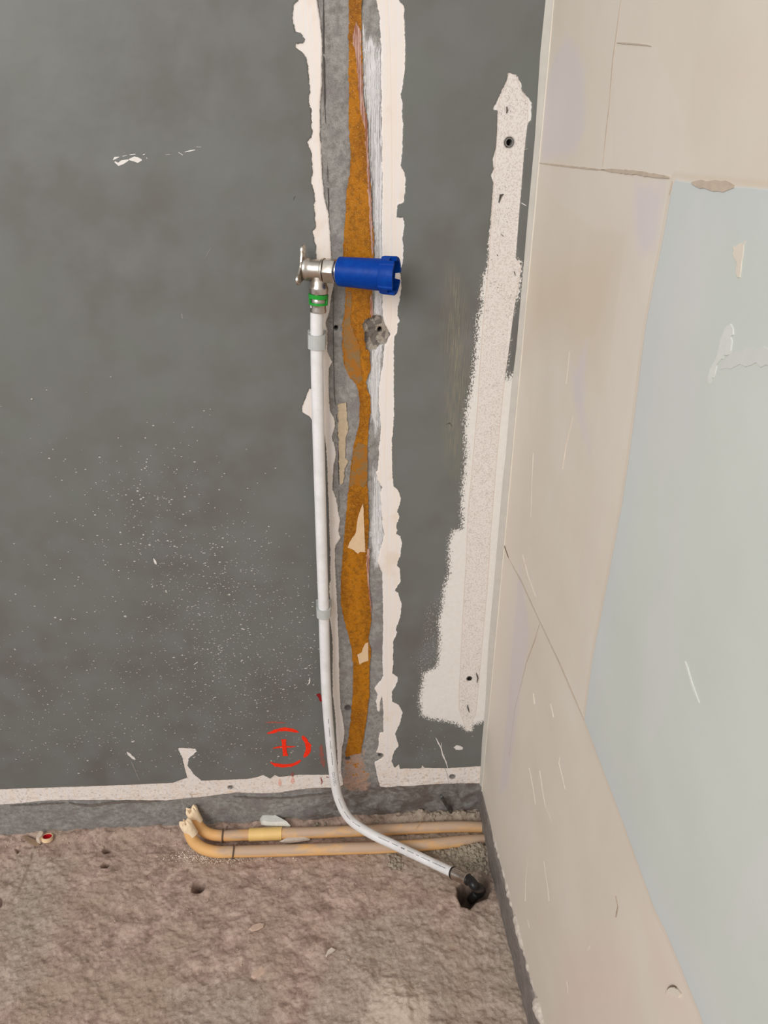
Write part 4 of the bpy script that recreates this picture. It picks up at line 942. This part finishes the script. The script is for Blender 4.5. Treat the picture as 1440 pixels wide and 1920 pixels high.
# steel pin leaning in the corner
t = NT('dull_steel_pin', .4, .5); PINM = t.fin(t.mix(t.mr(t.noise(120, 3), .4, .6), S(120, 122, 116), S(84, 84, 80)), .42, metal=.7)
pa = Wp(827, 1492, -.016); pb_ = Fp(846, 1524, .014)
o = sweep('steel_pin', [pa, pa*.995+pb_*.005, pa*.5+pb_*.5, pb_], [.0030, .0042, .0042, .0042], PINM, 16); autosmooth(o, 50); centre(o); tag(o, 'short grey steel pin leaning against the wall foot near the corner', 'pin')
# wall plugs
PLUG = simple('grey_wall_plug', S(128, 124, 120), .5, .08, 60, .2)
for (p, r, lb) in (((955, 267), .0062, 'dark grey round wall plug near the top of the whitish band'), ((880, 1273), .0050, 'dark wall plug near the bottom of the whitish band')):
    c = Wp(*p); o = lathe('wall_plug', (c[0], .012, c[2]), (0, -1, 0), [(0, r*.62), (0, r*.95), (.0112, r*.98), (.0118, r*.92), (.0118, r*.72), (.002, r*.64)], PLUG if r > .006 else simple('black_wall_plug', S(52, 48, 46), .5, .1, 60, .2), closed=True, seg=24); autosmooth(o); centre(o); tag(o, lb, 'wall plug')
# flat pale lumps pressed in the screed
LUMP = simple('pale_pressed_lump', S(196, 168, 150), .92, .12, 160, .8)
for i, (pts, lb) in enumerate([([(466,1742),(474,1734),(488,1730),(496,1731),(494,1738),(484,1744),(472,1747)], 'flat pale oval lump pressed in the floor, farther of the two on the left'),
        ([(470,1832),(472,1822),(486,1812),(500,1806),(506,1810),(500,1822),(486,1832),(476,1836)], 'flat pale oval lump pressed in the floor, nearer of the two on the left'),
        ([(610,1792),(614,1782),(622,1776),(630,1780),(624,1786),(616,1790),(612,1795)], 'small crooked white flake on the floor right of the oval lumps')]):
    c = Fp(*pts[0]); o = shard('mortar_lump', pts, hz(c[0], c[1])+.0015, .004, LUMP if i < 2 else GYP2, 10+i); tag(o, lb, 'lump')
# grit
def grit(name, clusters, mat, smin, smax, label, cat, sd=1):
    r = np.random.default_rng(sd); V = []; Fc = []
    base = [(0, 0, 1), (1, 0, 0), (0, 1, 0), (-1, 0, 0), (0, -1, 0), (0, 0, -.6)]; bf = [(0, 1, 2), (0, 2, 3), (0, 3, 4), (0, 4, 1), (5, 2, 1), (5, 3, 2), (5, 4, 3), (5, 1, 4)]
    for cx, cy, sx, sy, n in clusters:
        for _ in range(n):
            a, b = r.normal(cx, sx), r.normal(cy, sy); p = Fp(a, b)
            if p[1] > -.008 or p[0] > XC-.01: continue
            s_ = smin+(smax-smin)*r.random()**3; z = hz(p[0], p[1])+s_*.3; th = r.uniform(0, 6.28); b0 = len(V); ct, st_ = math.cos(th), math.sin(th)
            for vx, vy, vz in base:
                vx, vy, vz = vx*r.uniform(.6, 1.3), vy*r.uniform(.6, 1.3), vz*r.uniform(.6, 1)
                V.append((p[0]+s_*(vx*ct-vy*st_), p[1]+s_*(vx*st_+vy*ct), z+s_*vz))
            Fc += [tuple(b0+i for i in f) for f in bf]
    o = mobj(name, V, Fc, mat); centre(o); return tag(o, label, cat, kind='stuff')
grit('white_grit', [(385,1610,32,6,520),(440,1606,30,4,160),(500,1608,40,6,60),(352,1600,10,8,60)], simple('white_grit_grains', S(232, 218, 200), .9, .1, 200, .2), .0007, .0020, 'spill of fine white grit in front of the conduit bend', 'grit', 1)
grit('floor_crumbs', [(200,1560,90,14,260),(300,1590,150,40,90),(600,1640,200,30,160),(500,1750,260,80,110),(780,1545,80,10,200),(560,1540,60,4,60),(80,1580,60,14,120)], simple('floor_crumbs_grains', S(186, 162, 144), .95, .2, 90, .3), .0007, .0030, 'scattered pinkish mortar crumbs over the rough floor', 'crumbs', 2)
grit('mortar_rubble', [(884,1608,24,14,620),(840,1600,20,8,80),(740,1612,8,10,60),(800,1530,50,7,160),(600,1545,8,6,20)], simple('grey_mortar_rubble', S(160, 148, 130), .95, .2, 90, .6), .0016, .0075, 'grey crumbled mortar heaped in the corner round the conduits', 'rubble', 3)
# a few dry fibres
FIB = simple('dry_fibre', S(190, 166, 132), .8, .1, 60, .1)
for i, (a, b) in enumerate([((794, 1527, .03), (778, 1557, .027)), ((762, 1563, .02), (763, 1580, .01)), ((732, 1662, .003), (731, 1678, .003))]):
    A_, B_ = Fp(a[0], a[1], a[2]), Fp(b[0], b[1], b[2]); M_ = (A_+B_)/2+np.array([.003, 0, .002])
    o = sweep('dry_fibre', catmull([A_, M_, B_], 5), .0005, FIB, 6); centre(o); tag(o, ['thin pale fibre leaning over the back conduit', 'thin pale fibre between the two conduits right of the white pipe', 'thin pale fibre lying on the open floor below the white pipe'][i], 'fibre')
